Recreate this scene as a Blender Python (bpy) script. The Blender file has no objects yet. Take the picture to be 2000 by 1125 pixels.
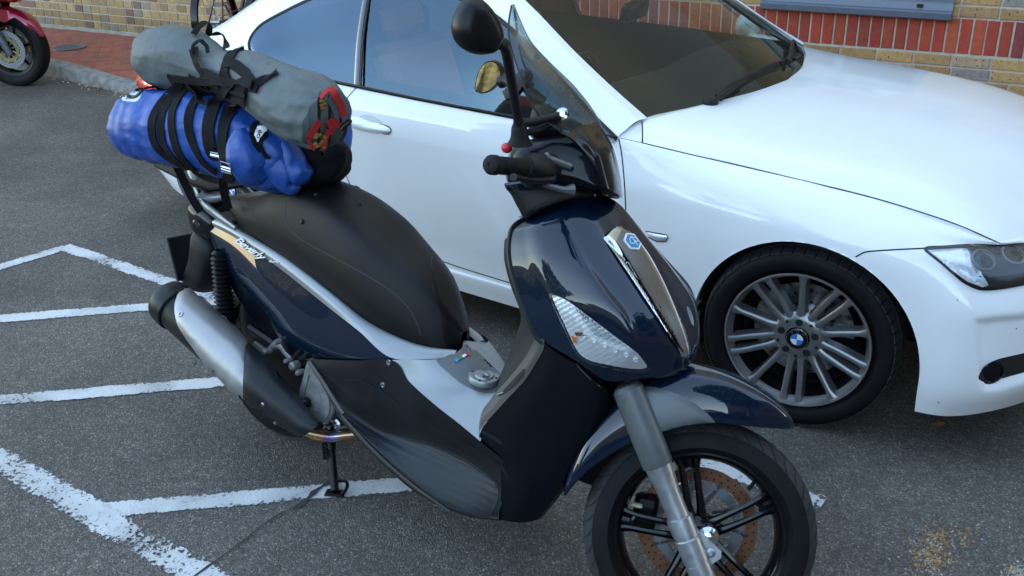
import bpy, bmesh, math, random
from mathutils import Vector, Matrix
from mathutils.bvhtree import BVHTree
R = math.radians
rnd = random.Random(7)
scn = bpy.context.scene
COL = scn.collection
# ------------------------------------------------------------ camera
YAW, PITCH, ROLL, CAMZ = -0.503, 0.431, -0.023, 1.887
cF = Vector((math.sin(YAW)*math.cos(PITCH), math.cos(YAW)*math.cos(PITCH), -math.sin(PITCH)))
cR0 = Vector((math.cos(YAW), -math.sin(YAW), 0)); cU0 = cR0.cross(cF)
cR = cR0*math.cos(ROLL)+cU0*math.sin(ROLL); cU = cU0*math.cos(ROLL)-cR0*math.sin(ROLL)
CAM = Vector((0, 0, CAMZ))
cd = bpy.data.cameras.new('camera'); cam = bpy.data.objects.new('camera', cd); COL.objects.link(cam)
cd.sensor_width = 36; cd.lens = 36.0; cd.clip_end = 500; cd.clip_start = 0.05
M3 = Matrix((cR, cU, -cF)).transposed()
cam.matrix_world = Matrix.Translation(CAM) @ M3.to_4x4()
scn.camera = cam
# ------------------------------------------------------------ world, sun, exposure
SUN_EL, SUN_AZ = R(43), R(-12)          # azimuth measured from +Y towards +X
w = bpy.data.worlds.new('World'); scn.world = w; w.use_nodes = True
nt = w.node_tree; nt.nodes.clear()
sky = nt.nodes.new('ShaderNodeTexSky'); sky.sky_type = 'NISHITA'; sky.sun_disc = False
sky.sun_elevation = SUN_EL; sky.sun_rotation = SUN_AZ; sky.dust_density = .15; sky.ozone_density = 3.0; sky.air_density = 1.0
bg = nt.nodes.new('ShaderNodeBackground'); bg.inputs[1].default_value = 0.15
wo = nt.nodes.new('ShaderNodeOutputWorld'); tint = nt.nodes.new('ShaderNodeVectorMath'); tint.operation = 'MULTIPLY'; tint.inputs[1].default_value = (1.28, 1.055, .80)
nt.links.new(sky.outputs[0], tint.inputs[0]); nt.links.new(tint.outputs[0], bg.inputs[0]); nt.links.new(bg.outputs[0], wo.inputs[0])
sd = bpy.data.lights.new('sun', 'SUN'); sd.energy = 2.2; sd.angle = R(.5); sd.color = (1, .94, .86)
so = bpy.data.objects.new('sun', sd); COL.objects.link(so)
sdir = Vector((math.sin(SUN_AZ)*math.cos(SUN_EL), math.cos(SUN_AZ)*math.cos(SUN_EL), math.sin(SUN_EL)))
so.rotation_euler = sdir.to_track_quat('Z', 'Y').to_euler()
scn.view_settings.view_transform = 'Standard'; scn.view_settings.look = 'None'
scn.view_settings.exposure = 2.95; scn.view_settings.gamma = 1
scn.cycles.max_bounces = 10; scn.cycles.transparent_max_bounces = 16
scn.cycles.caustics_reflective = False; scn.cycles.caustics_refractive = False

# ------------------------------------------------------------ frames and tracing
def ray(u, v): return cF + cR*((u-1000)/2000.0) - cU*((v-562.5)/2000.0)
class Frame:
    """a right-handed local frame: ex forward, ey left, ez up; p(u,v,y) = point of the sight line on the lateral plane y"""
    def __init__(s, o, ex, ey, ez):
        s.o, s.ex, s.ey, s.ez = Vector(o), Vector(ex), Vector(ey), Vector(ez)
        m = Matrix((s.ex, s.ey, s.ez)).transposed(); s.M = Matrix.Translation(s.o) @ m.to_4x4(); s.I = s.M.inverted()
    def p(s, u, v, y):
        d = ray(u, v); t = (y-(CAM-s.o).dot(s.ey))/d.dot(s.ey); P = CAM+d*t-s.o
        return Vector((P.dot(s.ex), y, P.dot(s.ez)))
    def w(s, q): return s.M @ Vector(q)
    def l(s, q): return s.I @ Vector(q)
def G(u, v, z=0.0):
    d = ray(u, v); return CAM+d*((z-CAMZ)/d.z)
WALLY = 6.866
def Wp(u, v, y=WALLY):
    d = ray(u, v); return CAM+d*(y/d.y)
def mkframe(o, yaw, lean=0):
    h = Vector((math.cos(yaw), math.sin(yaw), 0)); n0 = Vector((-math.sin(yaw), math.cos(yaw), 0)); up = Vector((0, 0, 1))
    return Frame(o, h, n0*math.cos(lean)-up*math.sin(lean), n0*math.sin(lean)+up*math.cos(lean))
SF = mkframe((-2.133, 2.234, 0), -0.184, R(8))       # scooter, leaning on its stand
STEER = 0.581; ax = Vector((-math.sin(R(26)), 0, math.cos(R(26))))
p0 = Vector((1.56-.035*math.cos(R(26)), 0, .28-.035*math.sin(R(26))))
Rs = Matrix.Rotation(STEER, 4, ax)
Hl = Matrix.Translation(p0) @ Rs @ Matrix.Translation(-p0)
Hm = SF.M @ Hl
HF = Frame(Hm.translation, Hm.col[0].xyz, Hm.col[1].xyz, Hm.col[2].xyz)   # steered front end of the scooter
CF = mkframe((-.615, 3.017, 0), -0.126)              # car: y=0 near wheel face, centre line at y=.86
YC = .86

# ------------------------------------------------------------ materials
def link(nt, a, b): nt.links.new(a, b)
def mat(name, col, rough=.5, metal=0, coat=0, coat_rough=.05, noise=0, nscale=30, bump=0, bscale=200, rvar=0, spec=.5, aniso=0):
    m = bpy.data.materials.new(name); m.use_nodes = True; nt = m.node_tree; b = nt.nodes['Principled BSDF']
    b.inputs['Base Color'].default_value = (*col, 1); b.inputs['Roughness'].default_value = rough
    b.inputs['Metallic'].default_value = metal; b.inputs['Coat Weight'].default_value = coat; b.inputs['Coat Roughness'].default_value = coat_rough; b.inputs['Coat IOR'].default_value = 1.62 if name == 'navy' else 1.5
    b.inputs['Specular IOR Level'].default_value = spec
    tc = nt.nodes.new('ShaderNodeTexCoord')
    if noise or rvar:
        n = nt.nodes.new('ShaderNodeTexNoise'); n.inputs['Scale'].default_value = nscale; n.inputs['Detail'].default_value = 6
        link(nt, tc.outputs['Object'], n.inputs['Vector'])
        if noise:
            mr = nt.nodes.new('ShaderNodeMapRange'); mr.inputs[1].default_value = .3; mr.inputs[2].default_value = .7
            mr.inputs[3].default_value = 1-noise; mr.inputs[4].default_value = 1+noise
            link(nt, n.outputs[0], mr.inputs[0])
            mx = nt.nodes.new('ShaderNodeVectorMath'); mx.operation = 'SCALE'; mx.inputs[0].default_value = col
            link(nt, mr.outputs[0], mx.inputs['Scale']); link(nt, mx.outputs[0], b.inputs['Base Color'])
        if rvar:
            mr = nt.nodes.new('ShaderNodeMapRange'); mr.inputs[1].default_value = .3; mr.inputs[2].default_value = .7
            mr.inputs[3].default_value = max(rough-rvar, 0); mr.inputs[4].default_value = min(rough+rvar, 1)
            link(nt, n.outputs[0], mr.inputs[0]); link(nt, mr.outputs[0], b.inputs['Roughness'])
    if bump:
        n2 = nt.nodes.new('ShaderNodeTexNoise'); n2.inputs['Scale'].default_value = bscale; n2.inputs['Detail'].default_value = 3
        link(nt, tc.outputs['Object'], n2.inputs['Vector'])
        bp = nt.nodes.new('ShaderNodeBump'); bp.inputs['Strength'].default_value = bump; bp.inputs['Distance'].default_value = .002 if bscale > 60 else .02
        link(nt, n2.outputs[0], bp.inputs['Height']); link(nt, bp.outputs[0], b.inputs['Normal'])
    return m
def glass_mat(name, tint, refl=1.5, rough=.0, gc=(1, 1, 1)):
    m = bpy.data.materials.new(name); m.use_nodes = True; nt = m.node_tree; nt.nodes.clear()
    o = nt.nodes.new('ShaderNodeOutputMaterial'); t = nt.nodes.new('ShaderNodeBsdfTransparent'); t.inputs[0].default_value = (*tint, 1)
    g = nt.nodes.new('ShaderNodeBsdfGlossy'); g.inputs['Roughness'].default_value = rough; g.inputs[0].default_value = (*gc, 1)
    lw = nt.nodes.new('ShaderNodeLayerWeight'); lw.inputs[0].default_value = .5
    pw_ = nt.nodes.new('ShaderNodeMath'); pw_.operation = 'POWER'; pw_.inputs[1].default_value = 5; link(nt, lw.outputs['Facing'], pw_.inputs[0])
    F0 = ((refl-1)/(refl+1))**2; f = nt.nodes.new('ShaderNodeMath'); f.operation = 'MULTIPLY_ADD'; f.inputs[1].default_value = 1-F0; f.inputs[2].default_value = F0; link(nt, pw_.outputs[0], f.inputs[0])
    mx = nt.nodes.new('ShaderNodeMixShader'); link(nt, f.outputs[0], mx.inputs[0]); link(nt, t.outputs[0], mx.inputs[1]); link(nt, g.outputs[0], mx.inputs[2])
    link(nt, mx.outputs[0], o.inputs[0]); return m
M = {}
M['white_paint'] = mat('white_paint', (.83, .84, .84), .35, 0, 1, .02, spec=.2, noise=.015, nscale=8)
M['gap'] = mat('gap', (.006, .006, .006), .8)
M['black_plastic'] = mat('black_plastic', (.007, .007, .0075), .45, spec=.28, bump=.25, bscale=700, rvar=.08, nscale=20)
M['gloss_black'] = mat('gloss_black', (.003, .003, .004), .2, 0, .35, spec=.25)
M['satin_black'] = mat('satin_black', (.005, .005, .0055), .36, noise=.2, spec=.25)
M['rubber'] = mat('rubber', (.006, .006, .0065), .62, spec=.2, noise=.25, nscale=25, bump=.3, bscale=300)
M['tread'] = mat('tread', (.018, .018, .019), .75, noise=.3, nscale=40, bump=.3, bscale=300)
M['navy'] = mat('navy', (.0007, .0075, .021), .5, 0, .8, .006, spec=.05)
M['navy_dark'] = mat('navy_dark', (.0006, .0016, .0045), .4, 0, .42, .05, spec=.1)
M['silver'] = mat('silver', (.27, .285, .29), .38, .55, .25, .2, noise=.04, nscale=500, rvar=.05)
M['silver_dark'] = mat('silver_dark', (.13, .135, .14), .42, .4, .1, noise=.05, nscale=400)
M['taupe'] = mat('taupe', (.065, .057, .053), .48, .1, .05, noise=.05)
M['knee'] = mat('knee', (.022, .020, .019), .5, 0, .0, spec=.3, noise=.1, bump=.15, bscale=600)
M['side_black'] = mat('side_black', (.009, .0098, .011), .42, 0, .03, spec=.3, noise=.25, nscale=12, bump=.2, bscale=500, rvar=.1)
M['footmat'] = mat('footmat', (.013, .018, .0235), .5, spec=.3, noise=.25, nscale=14, bump=.2, bscale=400, rvar=.08)
M['vinyl'] = mat('vinyl', (.0032, .0032, .0035), .45, spec=.27, noise=.12, nscale=10, bump=.35, bscale=900, rvar=.05)
M['thread'] = mat('thread', (.05, .05, .052), .8)
M['chrome'] = mat('chrome', (.62, .63, .64), .12, 1, noise=.04, rvar=.05, nscale=40)
M['steel'] = mat('steel', (.42, .43, .44), .3, 1, noise=.1, nscale=60, rvar=.1)
M['alu'] = mat('alu', (.40, .42, .44), .4, .8, noise=.08, nscale=50, rvar=.08)
M['forkgrey'] = mat('forkgrey', (.12, .135, .14), .46, .35, .05, noise=.06, nscale=60, rvar=.06)
M['exhaust_silver'] = mat('exhaust_silver', (.36, .355, .345), .42, .7, noise=.07, nscale=30, rvar=.07)
M['engine'] = mat('engine', (.22, .22, .21), .55, .5, noise=.3, nscale=40, bump=.4, bscale=150)
M['rust'] = mat('rust', (.17, .075, .036), .6, .5, noise=.35, nscale=60, rvar=.15)
M['white_plastic'] = mat('white_plastic', (.8, .8, .8), .5)
M['red_plastic'] = mat('red_plastic', (.5, .01, .02), .4)
M['tinted'] = glass_mat('tinted', (.66, .72, .70), 2.0, gc=(.55, .80, 1))  # blue sky reflection is put into the glossy colour
M['rear_tint'] = glass_mat('rear_tint', (.07, .08, .09), 2.15, gc=(.55, .76, 1))  # rear glass likewise gets its reflection blued by colour
M['windscreen'] = glass_mat('windscreen', (.78, .86, .78), 1.5)
M['visor'] = glass_mat('visor', (.70, .78, .79), 1.3)
M['clear'] = glass_mat('clear', (.93, .94, .95), 1.45)
M['mirror'] = mat('mirror', (.9, .9, .9), .02, 1)
M['lamp_chrome'] = mat('lamp_chrome', (.90, .92, .93), .30, .55, bump=.5, bscale=90)
M['orange'] = mat('orange', (.8, .16, .01), .3, 0, .6)
M['red_lens'] = mat('red_lens', (.7, .02, .01), .2, 0, .8)
M['blue_bag'] = mat('blue_bag', (.007, .058, .28), .5, 0, .12, .35, noise=.10, nscale=7, bump=.35, bscale=16)
M['grey_bag'] = mat('grey_bag', (.085, .104, .104), .62, noise=.12, nscale=9, bump=.35, bscale=18)
M['strap'] = mat('strap', (.0065, .0062, .0075), .75, spec=.15, noise=.2, nscale=80, bump=.5, bscale=1200)
M['strap_brown'] = mat('strap_brown', (.018, .014, .012), .75, spec=.15, noise=.2, nscale=80, bump=.5, bscale=1200)
M['red_web'] = mat('red_web', (.45, .015, .015), .65, bump=.3, bscale=900)
M['ochre'] = mat('ochre', (.25, .13, .02), .7, noise=.4)
M['pale_patch'] = mat('pale_patch', (.55, .62, .70), .5)
M['roundel_blue'] = mat('roundel_blue', (.02, .21, .58), .3, 0, .8)
M['emblem_blue'] = mat('emblem_blue', (.01, .22, .42), .3, 0, .8)
M['green'] = mat('green', (.02, .22, .08), .4); M['red'] = mat('red', (.5, .03, .03), .4)
M['rim_grey'] = mat('rim_grey', (.28, .282, .285), .33, .75, .3, .15, noise=.05, nscale=12, rvar=.04)
M['rim_lip'] = mat('rim_lip', (.42, .41, .40), .33, .85, .2, noise=.05, nscale=12, rvar=.04)
M['dark'] = mat('dark', (.01, .01, .01), .9)
M['seat_red'] = mat('seat_red', (.45, .13, .10), .6)
M['dash'] = mat('dash', (.009, .0085, .007), .7, spec=.2)

# ------------------------------------------------------------ mesh helpers
def crv(P, t):
    n = len(P); t = max(0, min(n-1, t)); i = min(int(t), n-2); f = t-i
    a = P[i-1] if i > 0 else P[0]*2-P[1]
    b, c = P[i], P[i+1]
    d = P[i+2] if i+2 < n else P[-1]*2-P[-2]
    return .5*((2*b)+(c-a)*f+(2*a-5*b+4*c-d)*f*f+(3*b-a-3*c+d)*f*f*f)
def spl(P, n):
    P = [Vector(q) for q in P]
    return [crv(P, k*(len(P)-1)/(n-1)) for k in range(n)]
def cspl(P, n):
    P = [Vector(q) for q in P]; m = len(P); out = []
    for k in range(n):
        t = k*m/n; i = int(t); f = t-i; a, b, c, d = P[(i-1) % m], P[i % m], P[(i+1) % m], P[(i+2) % m]
        out.append(.5*((2*b)+(c-a)*f+(2*a-5*b+4*c-d)*f*f+(3*b-a-3*c+d)*f*f*f))
    return out
class MB:
    def __init__(s): s.v, s.f, s.m = [], [], []
    def add(s, v, f, mi=0):
        o = len(s.v); s.v += [Vector(q) for q in v]; s.f += [[o+i for i in q] for q in f]; s.m += [mi]*len(f); return s
    def grid(s, rows, closed_u=False, mi=0, caps=False):
        n = len(rows[0]); v = [q for r in rows for q in r]; f = []
        for i in range(len(rows)-1):
            for j in range(n if closed_u else n-1):
                k = (j+1) % n; f.append([i*n+j, i*n+k, (i+1)*n+k, (i+1)*n+j])
        if caps: f.append(list(range(n))[::-1]); f.append([(len(rows)-1)*n+j for j in range(n)])
        return s.add(v, f, mi)
    def patch(s, rails, nu=40, nv=20, mi=0):
        rr = [spl(r, nu) for r in rails]
        rows = [[] for _ in range(nv)]
        for j in range(nu):
            c = spl([r[j] for r in rr], nv) if len(rr) > 2 else [rr[0][j].lerp(rr[1][j], k/(nv-1)) for k in range(nv)]
            for k in range(nv): rows[k].append(c[k])
        return s.grid(rows, mi=mi)
    def tube(s, path, rad, n=12, mi=0, smooth=0, flat=None, caps=True):
        if smooth:
            if hasattr(rad, '__len__'):
                tp = isinstance(rad[0], tuple)
                rr = spl([Vector((r[0], r[1], 0)) if isinstance(r, tuple) else Vector((r, r, 0)) for r in rad], smooth); rad = [(q.x, q.y) if tp else q.x for q in rr]
            path = spl(path, smooth)
        path = [Vector(q) for q in path]; m = len(path)
        if not hasattr(rad, '__len__'): rad = [rad]*m
        ref = None; rows = []
        for i, q in enumerate(path):
            d = (path[min(i+1, m-1)]-path[max(i-1, 0)]).normalized()
            if ref is None: ref = d.orthogonal().normalized() if flat is None else (Vector(flat)-d*Vector(flat).dot(d)).normalized()
            else: ref = (ref-d*ref.dot(d)).normalized()
            b = d.cross(ref)
            ra = rad[i]; ra2 = ra
            if isinstance(ra, tuple): ra, ra2 = ra
            rows.append([q+ref*math.cos(2*math.pi*k/n)*ra+b*math.sin(2*math.pi*k/n)*ra2 for k in range(n)])
        return s.grid(rows, True, mi, caps)
    def lathe(s, prof, o=(0, 0, 0), axis=(0, 1, 0), n=48, mi=0, a0=0, a1=2*math.pi, start=None):
        """prof: list of (radius, along-axis)"""
        o = Vector(o); a = Vector(axis).normalized(); e = (Vector(start)-a*Vector(start).dot(a)).normalized() if start else a.orthogonal().normalized(); b = a.cross(e)
        full = abs(a1-a0-2*math.pi) < 1e-6; rows = []
        for r, h in prof:
            rows.append([o+a*h+(e*math.cos(a0+(a1-a0)*k/(n if full else n-1))+b*math.sin(a0+(a1-a0)*k/(n if full else n-1)))*r for k in range(n)])
        return s.grid(rows, full, mi)
    def box(s, c, size, ex=(1, 0, 0), ey=(0, 1, 0), ez=(0, 0, 1), mi=0, bev=0):
        c, ex, ey, ez = map(Vector, (c, ex, ey, ez)); a, b, d = [q/2 for q in size]
        if bev:
            rows = []
            for zz, k in ((-d, 1), (-d+bev, 0), (d-bev, 0), (d, 1)):
                aa, bb = a-bev*k, b-bev*k; q = bev
                P = [(-aa+q, -bb), (aa-q, -bb), (aa, -bb+q), (aa, bb-q), (aa-q, bb), (-aa+q, bb), (-aa, bb-q), (-aa, -bb+q)]
                rows.append([c+ex*x+ey*y+ez*zz for x, y in P])
            return s.grid(rows, True, mi, True)
        v = [c+ex*x*a+ey*y*b+ez*z*d for x in (-1, 1) for y in (-1, 1) for z in (-1, 1)]
        return s.add(v, [[0, 1, 3, 2], [4, 6, 7, 5], [0, 4, 5, 1], [2, 3, 7, 6], [0, 2, 6, 4], [1, 5, 7, 3]], mi)
    def ell(s, c, r, ex=(1, 0, 0), ey=(0, 1, 0), ez=(0, 0, 1), n=20, m=12, mi=0, top=1.0):
        c, ex, ey, ez = map(Vector, (c, ex, ey, ez)); rows = []
        for i in range(m+1):
            a = -math.pi/2+math.pi*i/m*top
            rows.append([c+ez*math.sin(a)*r[2]+(ex*math.cos(2*math.pi*k/n)*r[0]+ey*math.sin(2*math.pi*k/n)*r[1])*max(math.cos(a), 1e-4) for k in range(n)])
        return s.grid(rows, True, mi)
    def prism(s, pts, d, mi=0, bev=0):
        """pts: list of 3D (planar) points, extruded along vector d"""
        pts = [Vector(q) for q in pts]; d = Vector(d); n = len(pts)
        v = pts+[q+d for q in pts]
        f = [list(range(n))[::-1], [n+i for i in range(n)]]+[[i, (i+1) % n, n+(i+1) % n, n+i] for i in range(n)]
        return s.add(v, f, mi)
    def mirror(s, y=0.0, keep=True):
        o = len(s.v); v2 = [Vector((q.x, 2*y-q.y, q.z)) for q in s.v]; f2 = [[o+i for i in q[::-1]] for q in s.f]
        s.v += v2; s.f += f2; s.m += list(s.m); return s
    def xf(s, mtx):
        s.v = [mtx @ q for q in s.v]; return s
    def join(s, b): return s.add(b.v, b.f) if False else s._join(b)
    def _join(s, b):
        o = len(s.v); s.v += b.v; s.f += [[o+i for i in q] for q in b.f]; s.m += b.m; return s
    def bvh(s, mtx=None):
        v = [mtx @ q for q in s.v] if mtx else s.v
        return BVHTree.FromPolygons(v, s.f)
    def pair(s, name, mats, parent=None, space=None, y=0.0, **k):
        o = s.build(name, mats, parent, space, **k)
        t = MB(); t.add([Vector((q.x, 2*y-q.y, q.z)) for q in s.v], [f[::-1] for f in s.f]); t.m = list(s.m); t.build(name, mats, parent, space, **k)
        return o
    def build(s, name, mats, parent=None, space=None, thick=0, sharp=40, smooth=True, weld=1e-5, flip=False):
        """space: matrix from the vertices' frame to world; the object hangs under parent"""
        me = bpy.data.meshes.new(name)
        T = space or Matrix.Identity(4)
        if parent is not None: T = PINV[parent.name] @ T
        me.from_pydata([T @ q for q in s.v], [], s.f)
        if not isinstance(mats, (list, tuple)): mats = [mats]
        for m in mats: me.materials.append(M[m] if isinstance(m, str) else m)
        for p, mi in zip(me.polygons, s.m): p.material_index = mi
        bm = bmesh.new(); bm.from_mesh(me)
        if weld: bmesh.ops.remove_doubles(bm, verts=bm.verts, dist=weld)
        bmesh.ops.recalc_face_normals(bm, faces=bm.faces)
        if flip: bmesh.ops.reverse_faces(bm, faces=bm.faces)
        if thick:
            bm.normal_update()
            bmesh.ops.solidify(bm, geom=bm.faces[:], thickness=thick)
            bmesh.ops.recalc_face_normals(bm, faces=bm.faces)
        bm.to_mesh(me); bm.free()
        if smooth:
            me.polygons.foreach_set('use_smooth', [True]*len(me.polygons)); me.set_sharp_from_angle(angle=R(sharp))
        ob = bpy.data.objects.new(name, me); COL.objects.link(ob)
        if parent is not None:
            ob.parent = parent; PINV[ob.name] = PINV[parent.name]
        else: PINV[ob.name] = Matrix.Identity(4)
        return ob
PINV = {}
def tag(o, label=None, cat=None, group=None, kind=None):
    if label: o['label'] = label
    if cat: o['category'] = cat
    if group: o['group'] = group
    if kind: o['kind'] = kind
    return o
def thing(name, frame_m, label, cat, group=None):
    o = bpy.data.objects.new(name, None); COL.objects.link(o); o.empty_display_size = .1
    o.matrix_world = frame_m; PINV[o.name] = frame_m.inverted()
    return tag(o, label, cat, group)
# --- things laid on a surface seen from the camera side: outline in photo pixels, carried onto the real surface
def hit(tgt, u, v):
    d = ray(u, v).normalized(); r = tgt.ray_cast(CAM, d)
    if r[0] is None:
        # walk along the ray, nearest surface point
        best = None; t = .8
        while t < 12:
            q = tgt.find_nearest(CAM+d*t)
            if q[0] is not None and (best is None or q[3] < best[3]): best = q
            t += .06
        r = best
    n = r[1].copy()
    if n.dot(d) > 0: n = -n
    return r[0].copy(), n
def flat_poly(px, res):
    bm = bmesh.new(); vs = [bm.verts.new((a[0], a[1], 0)) for a in px]; bm.faces.new(vs)
    bmesh.ops.triangulate(bm, faces=bm.faces[:], ngon_method='EAR_CLIP')
    for axis in (0, 1):
        lo = min(a[axis] for a in px); hi = max(a[axis] for a in px); k = math.floor(lo/res)*res+res
        while k < hi:
            co = [0, 0, 0]; co[axis] = k; no = [0, 0, 0]; no[axis] = 1
            bmesh.ops.bisect_plane(bm, geom=bm.verts[:]+bm.edges[:]+bm.faces[:], plane_co=co, plane_no=no, dist=1e-4); k += res
    return bm
def smooth_poly(px, n):
    return [(q.x, q.y) for q in cspl([Vector((a[0], a[1], 0)) for a in px], n)]
def edist(x, y, px):
    b = 1e9
    for i in range(len(px)):
        x1, y1 = px[i]; x2, y2 = px[(i+1) % len(px)]; dx, dy = x2-x1, y2-y1; L = dx*dx+dy*dy
        t = 0 if L == 0 else max(0, min(1, ((x-x1)*dx+(y-y1)*dy)/L)); b = min(b, math.hypot(x-x1-t*dx, y-y1-t*dy))
    return b
def skin(px, tgt, off=.001, th=.004, bulge=0, bw=20, res=12, fn=None, bm=None, mi=0):
    own = bm is None
    if own: bm = flat_poly(px, res)
    bm.verts.index_update(); top, bot = [], []
    for v in bm.verts:
        P, n = hit(tgt, v.co.x, v.co.y); o = off
        if bulge:
            k = min(1, edist(v.co.x, v.co.y, px)/bw); o += bulge*math.sin(k*math.pi/2)
        if fn: o += fn(v.co.x, v.co.y)
        top.append(P+n*o); bot.append(P+n*(off-th))
    mb = MB(); N = len(top); f = []
    for fc in bm.faces:
        ids = [q.index for q in fc.verts]; f.append(ids); f.append([i+N for i in ids[::-1]])
    for e in bm.edges:
        if len(e.link_faces) == 1: a, b = e.verts[0].index, e.verts[1].index; f.append([a, b, b+N, a+N])
    mb.add(top+bot, f, mi); bm.free(); return mb
def ribbon(px, tgt, w, off=.001, th=.0006, n=40, mi=0, smooth=True):
    pts = [(q.x, q.y) for q in spl([Vector((a[0], a[1], 0)) for a in px], n)] if smooth else px
    H = [hit(tgt, *q) for q in pts]; rows = []
    for i, (P, nn) in enumerate(H):
        d = (H[min(i+1, len(H)-1)][0]-H[max(i-1, 0)][0]).normalized(); s = d.cross(nn).normalized()*w/2; q = P+nn*off
        rows.append([q-s, q+s, q+s-nn*th*2, q-s-nn*th*2])
    mb = MB(); mb.grid(rows, True, mi, True); return mb
def strapb(P, N, w, th, mi=0, mb=None):
    """flat strap along points P with normals N"""
    rows = []
    for i, q in enumerate(P):
        d = (P[min(i+1, len(P)-1)]-P[max(i-1, 0)]).normalized(); n = N[i]; s = d.cross(n).normalized()*w/2; n = s.cross(d).normalized()
        rows.append([q-s, q-s+n*th, q+s+n*th, q+s])
    mb = mb or MB(); mb.grid(rows, True, mi, True); return mb
def text_px(body, o, ex, ey, tgt, off=.001, th=.0008, size=1.0, shear=0, offset=0, space=1.0, res=6, bold=0):
    """lettering laid on a surface; o = pixel of the text's start, ex / ey = pixel vectors of one text unit"""
    c = bpy.data.curves.new('t', 'FONT'); c.body = body; c.size = size; c.shear = shear; c.offset = bold; c.space_character = space
    ob = bpy.data.objects.new('t', c); COL.objects.link(ob); dg = bpy.context.evaluated_depsgraph_get(); dg.update()
    me = bpy.data.meshes.new_from_object(ob.evaluated_get(dg)); bm = bmesh.new(); bm.from_mesh(me)
    bpy.data.objects.remove(ob); bpy.data.curves.remove(c); bpy.data.meshes.remove(me)
    bmesh.ops.remove_doubles(bm, verts=bm.verts, dist=1e-4)
    for v in bm.verts: v.co = Vector((o[0]+ex[0]*v.co.x+ey[0]*v.co.y, o[1]+ex[1]*v.co.x+ey[1]*v.co.y, 0))
    return skin([], tgt, off, th, bm=bm)
def text_3d(body, frame, size, th):
    c = bpy.data.curves.new('t', 'FONT'); c.body = body; c.size = size; c.align_x = 'CENTER'; c.align_y = 'CENTER'; c.extrude = th
    ob = bpy.data.objects.new('t', c); COL.objects.link(ob); dg = bpy.context.evaluated_depsgraph_get(); dg.update()
    me = bpy.data.meshes.new_from_object(ob.evaluated_get(dg)); mb = MB(); mb.add([frame @ v.co for v in me.vertices], [list(p.vertices) for p in me.polygons])
    bpy.data.objects.remove(ob); bpy.data.curves.remove(c); bpy.data.meshes.remove(me); return mb
# ============================================================ THE SETTING
def asphalt_mat():
    m = bpy.data.materials.new('asphalt'); m.use_nodes = True; nt = m.node_tree; b = nt.nodes['Principled BSDF']; b.inputs['Roughness'].default_value = .82
    b.inputs['Specular IOR Level'].default_value = .35
    tc = nt.nodes.new('ShaderNodeTexCoord')
    def N(t, **k):
        n = nt.nodes.new(t)
        for a, v in k.items(): n.inputs[a].default_value = v
        return n
    v1 = N('ShaderNodeTexVoronoi', Scale=210.0); link(nt, tc.outputs['Object'], v1.inputs['Vector'])
    n1 = N('ShaderNodeTexNoise', Scale=260.0, Detail=3.0); link(nt, tc.outputs['Object'], n1.inputs['Vector'])
    n2 = N('ShaderNodeTexNoise', Scale=1.3, Detail=7.0, Roughness=.62); link(nt, tc.outputs['Object'], n2.inputs['Vector'])
    n3 = N('ShaderNodeTexNoise', Scale=30.0, Detail=4.0); link(nt, tc.outputs['Object'], n3.inputs['Vector'])
    sp = nt.nodes.new('ShaderNodeSeparateColor'); link(nt, v1.outputs['Color'], sp.inputs[0])
    r = nt.nodes.new('ShaderNodeValToRGB'); link(nt, sp.outputs[0], r.inputs[0]); e = r.color_ramp
    e.elements[0].color = (.062, .057, .050, 1); e.elements[1].position = 1; e.elements[1].color = (.22, .215, .20, 1)
    for p, c in ((.35, .070), (.72, .096), (.93, .125), (.98, .20)):
        q = e.elements.new(p); q.color = (c*1.22, c*1.09, c*.94, 1)
    def mul(a, bb, lo, hi, i0=.3, i1=.7):
        mr = nt.nodes.new('ShaderNodeMapRange'); mr.inputs[1].default_value = i0; mr.inputs[2].default_value = i1; mr.inputs[3].default_value = lo; mr.inputs[4].default_value = hi
        link(nt, bb, mr.inputs[0]); s = nt.nodes.new('ShaderNodeVectorMath'); s.operation = 'SCALE'; link(nt, a, s.inputs[0]); link(nt, mr.outputs[0], s.inputs['Scale']); return s.outputs[0]
    n5 = N('ShaderNodeTexNoise', Scale=.55, Detail=5.0, Roughness=.7, Distortion=.8); link(nt, tc.outputs['Object'], n5.inputs['Vector'])
    c = mul(r.outputs[0], n2.outputs[0], .70, 1.28); c = mul(c, n5.outputs[0], .78, 1.12, .36, .56); c = mul(c, n3.outputs[0], .85, 1.15); c = mul(c, n1.outputs[0], .7, 1.35)
    link(nt, c, b.inputs['Base Color'])
    bp = nt.nodes.new('ShaderNodeBump'); bp.inputs['Strength'].default_value = .9; bp.inputs['Distance'].default_value = .004
    ad = nt.nodes.new('ShaderNodeMath'); ad.operation = 'SUBTRACT'; link(nt, n1.outputs[0], ad.inputs[0]); link(nt, v1.outputs['Distance'], ad.inputs[1])
    link(nt, ad.outputs[0], bp.inputs['Height']); link(nt, bp.outputs[0], b.inputs['Normal'])
    return m
M['asphalt'] = asphalt_mat()
g = MB(); g.add([(-150, -150, 0), (150, -150, 0), (150, 150, 0), (-150, 150, 0)], [[0, 1, 2, 3]])
tag(g.build('ground', 'asphalt'), kind='structure')

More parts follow.
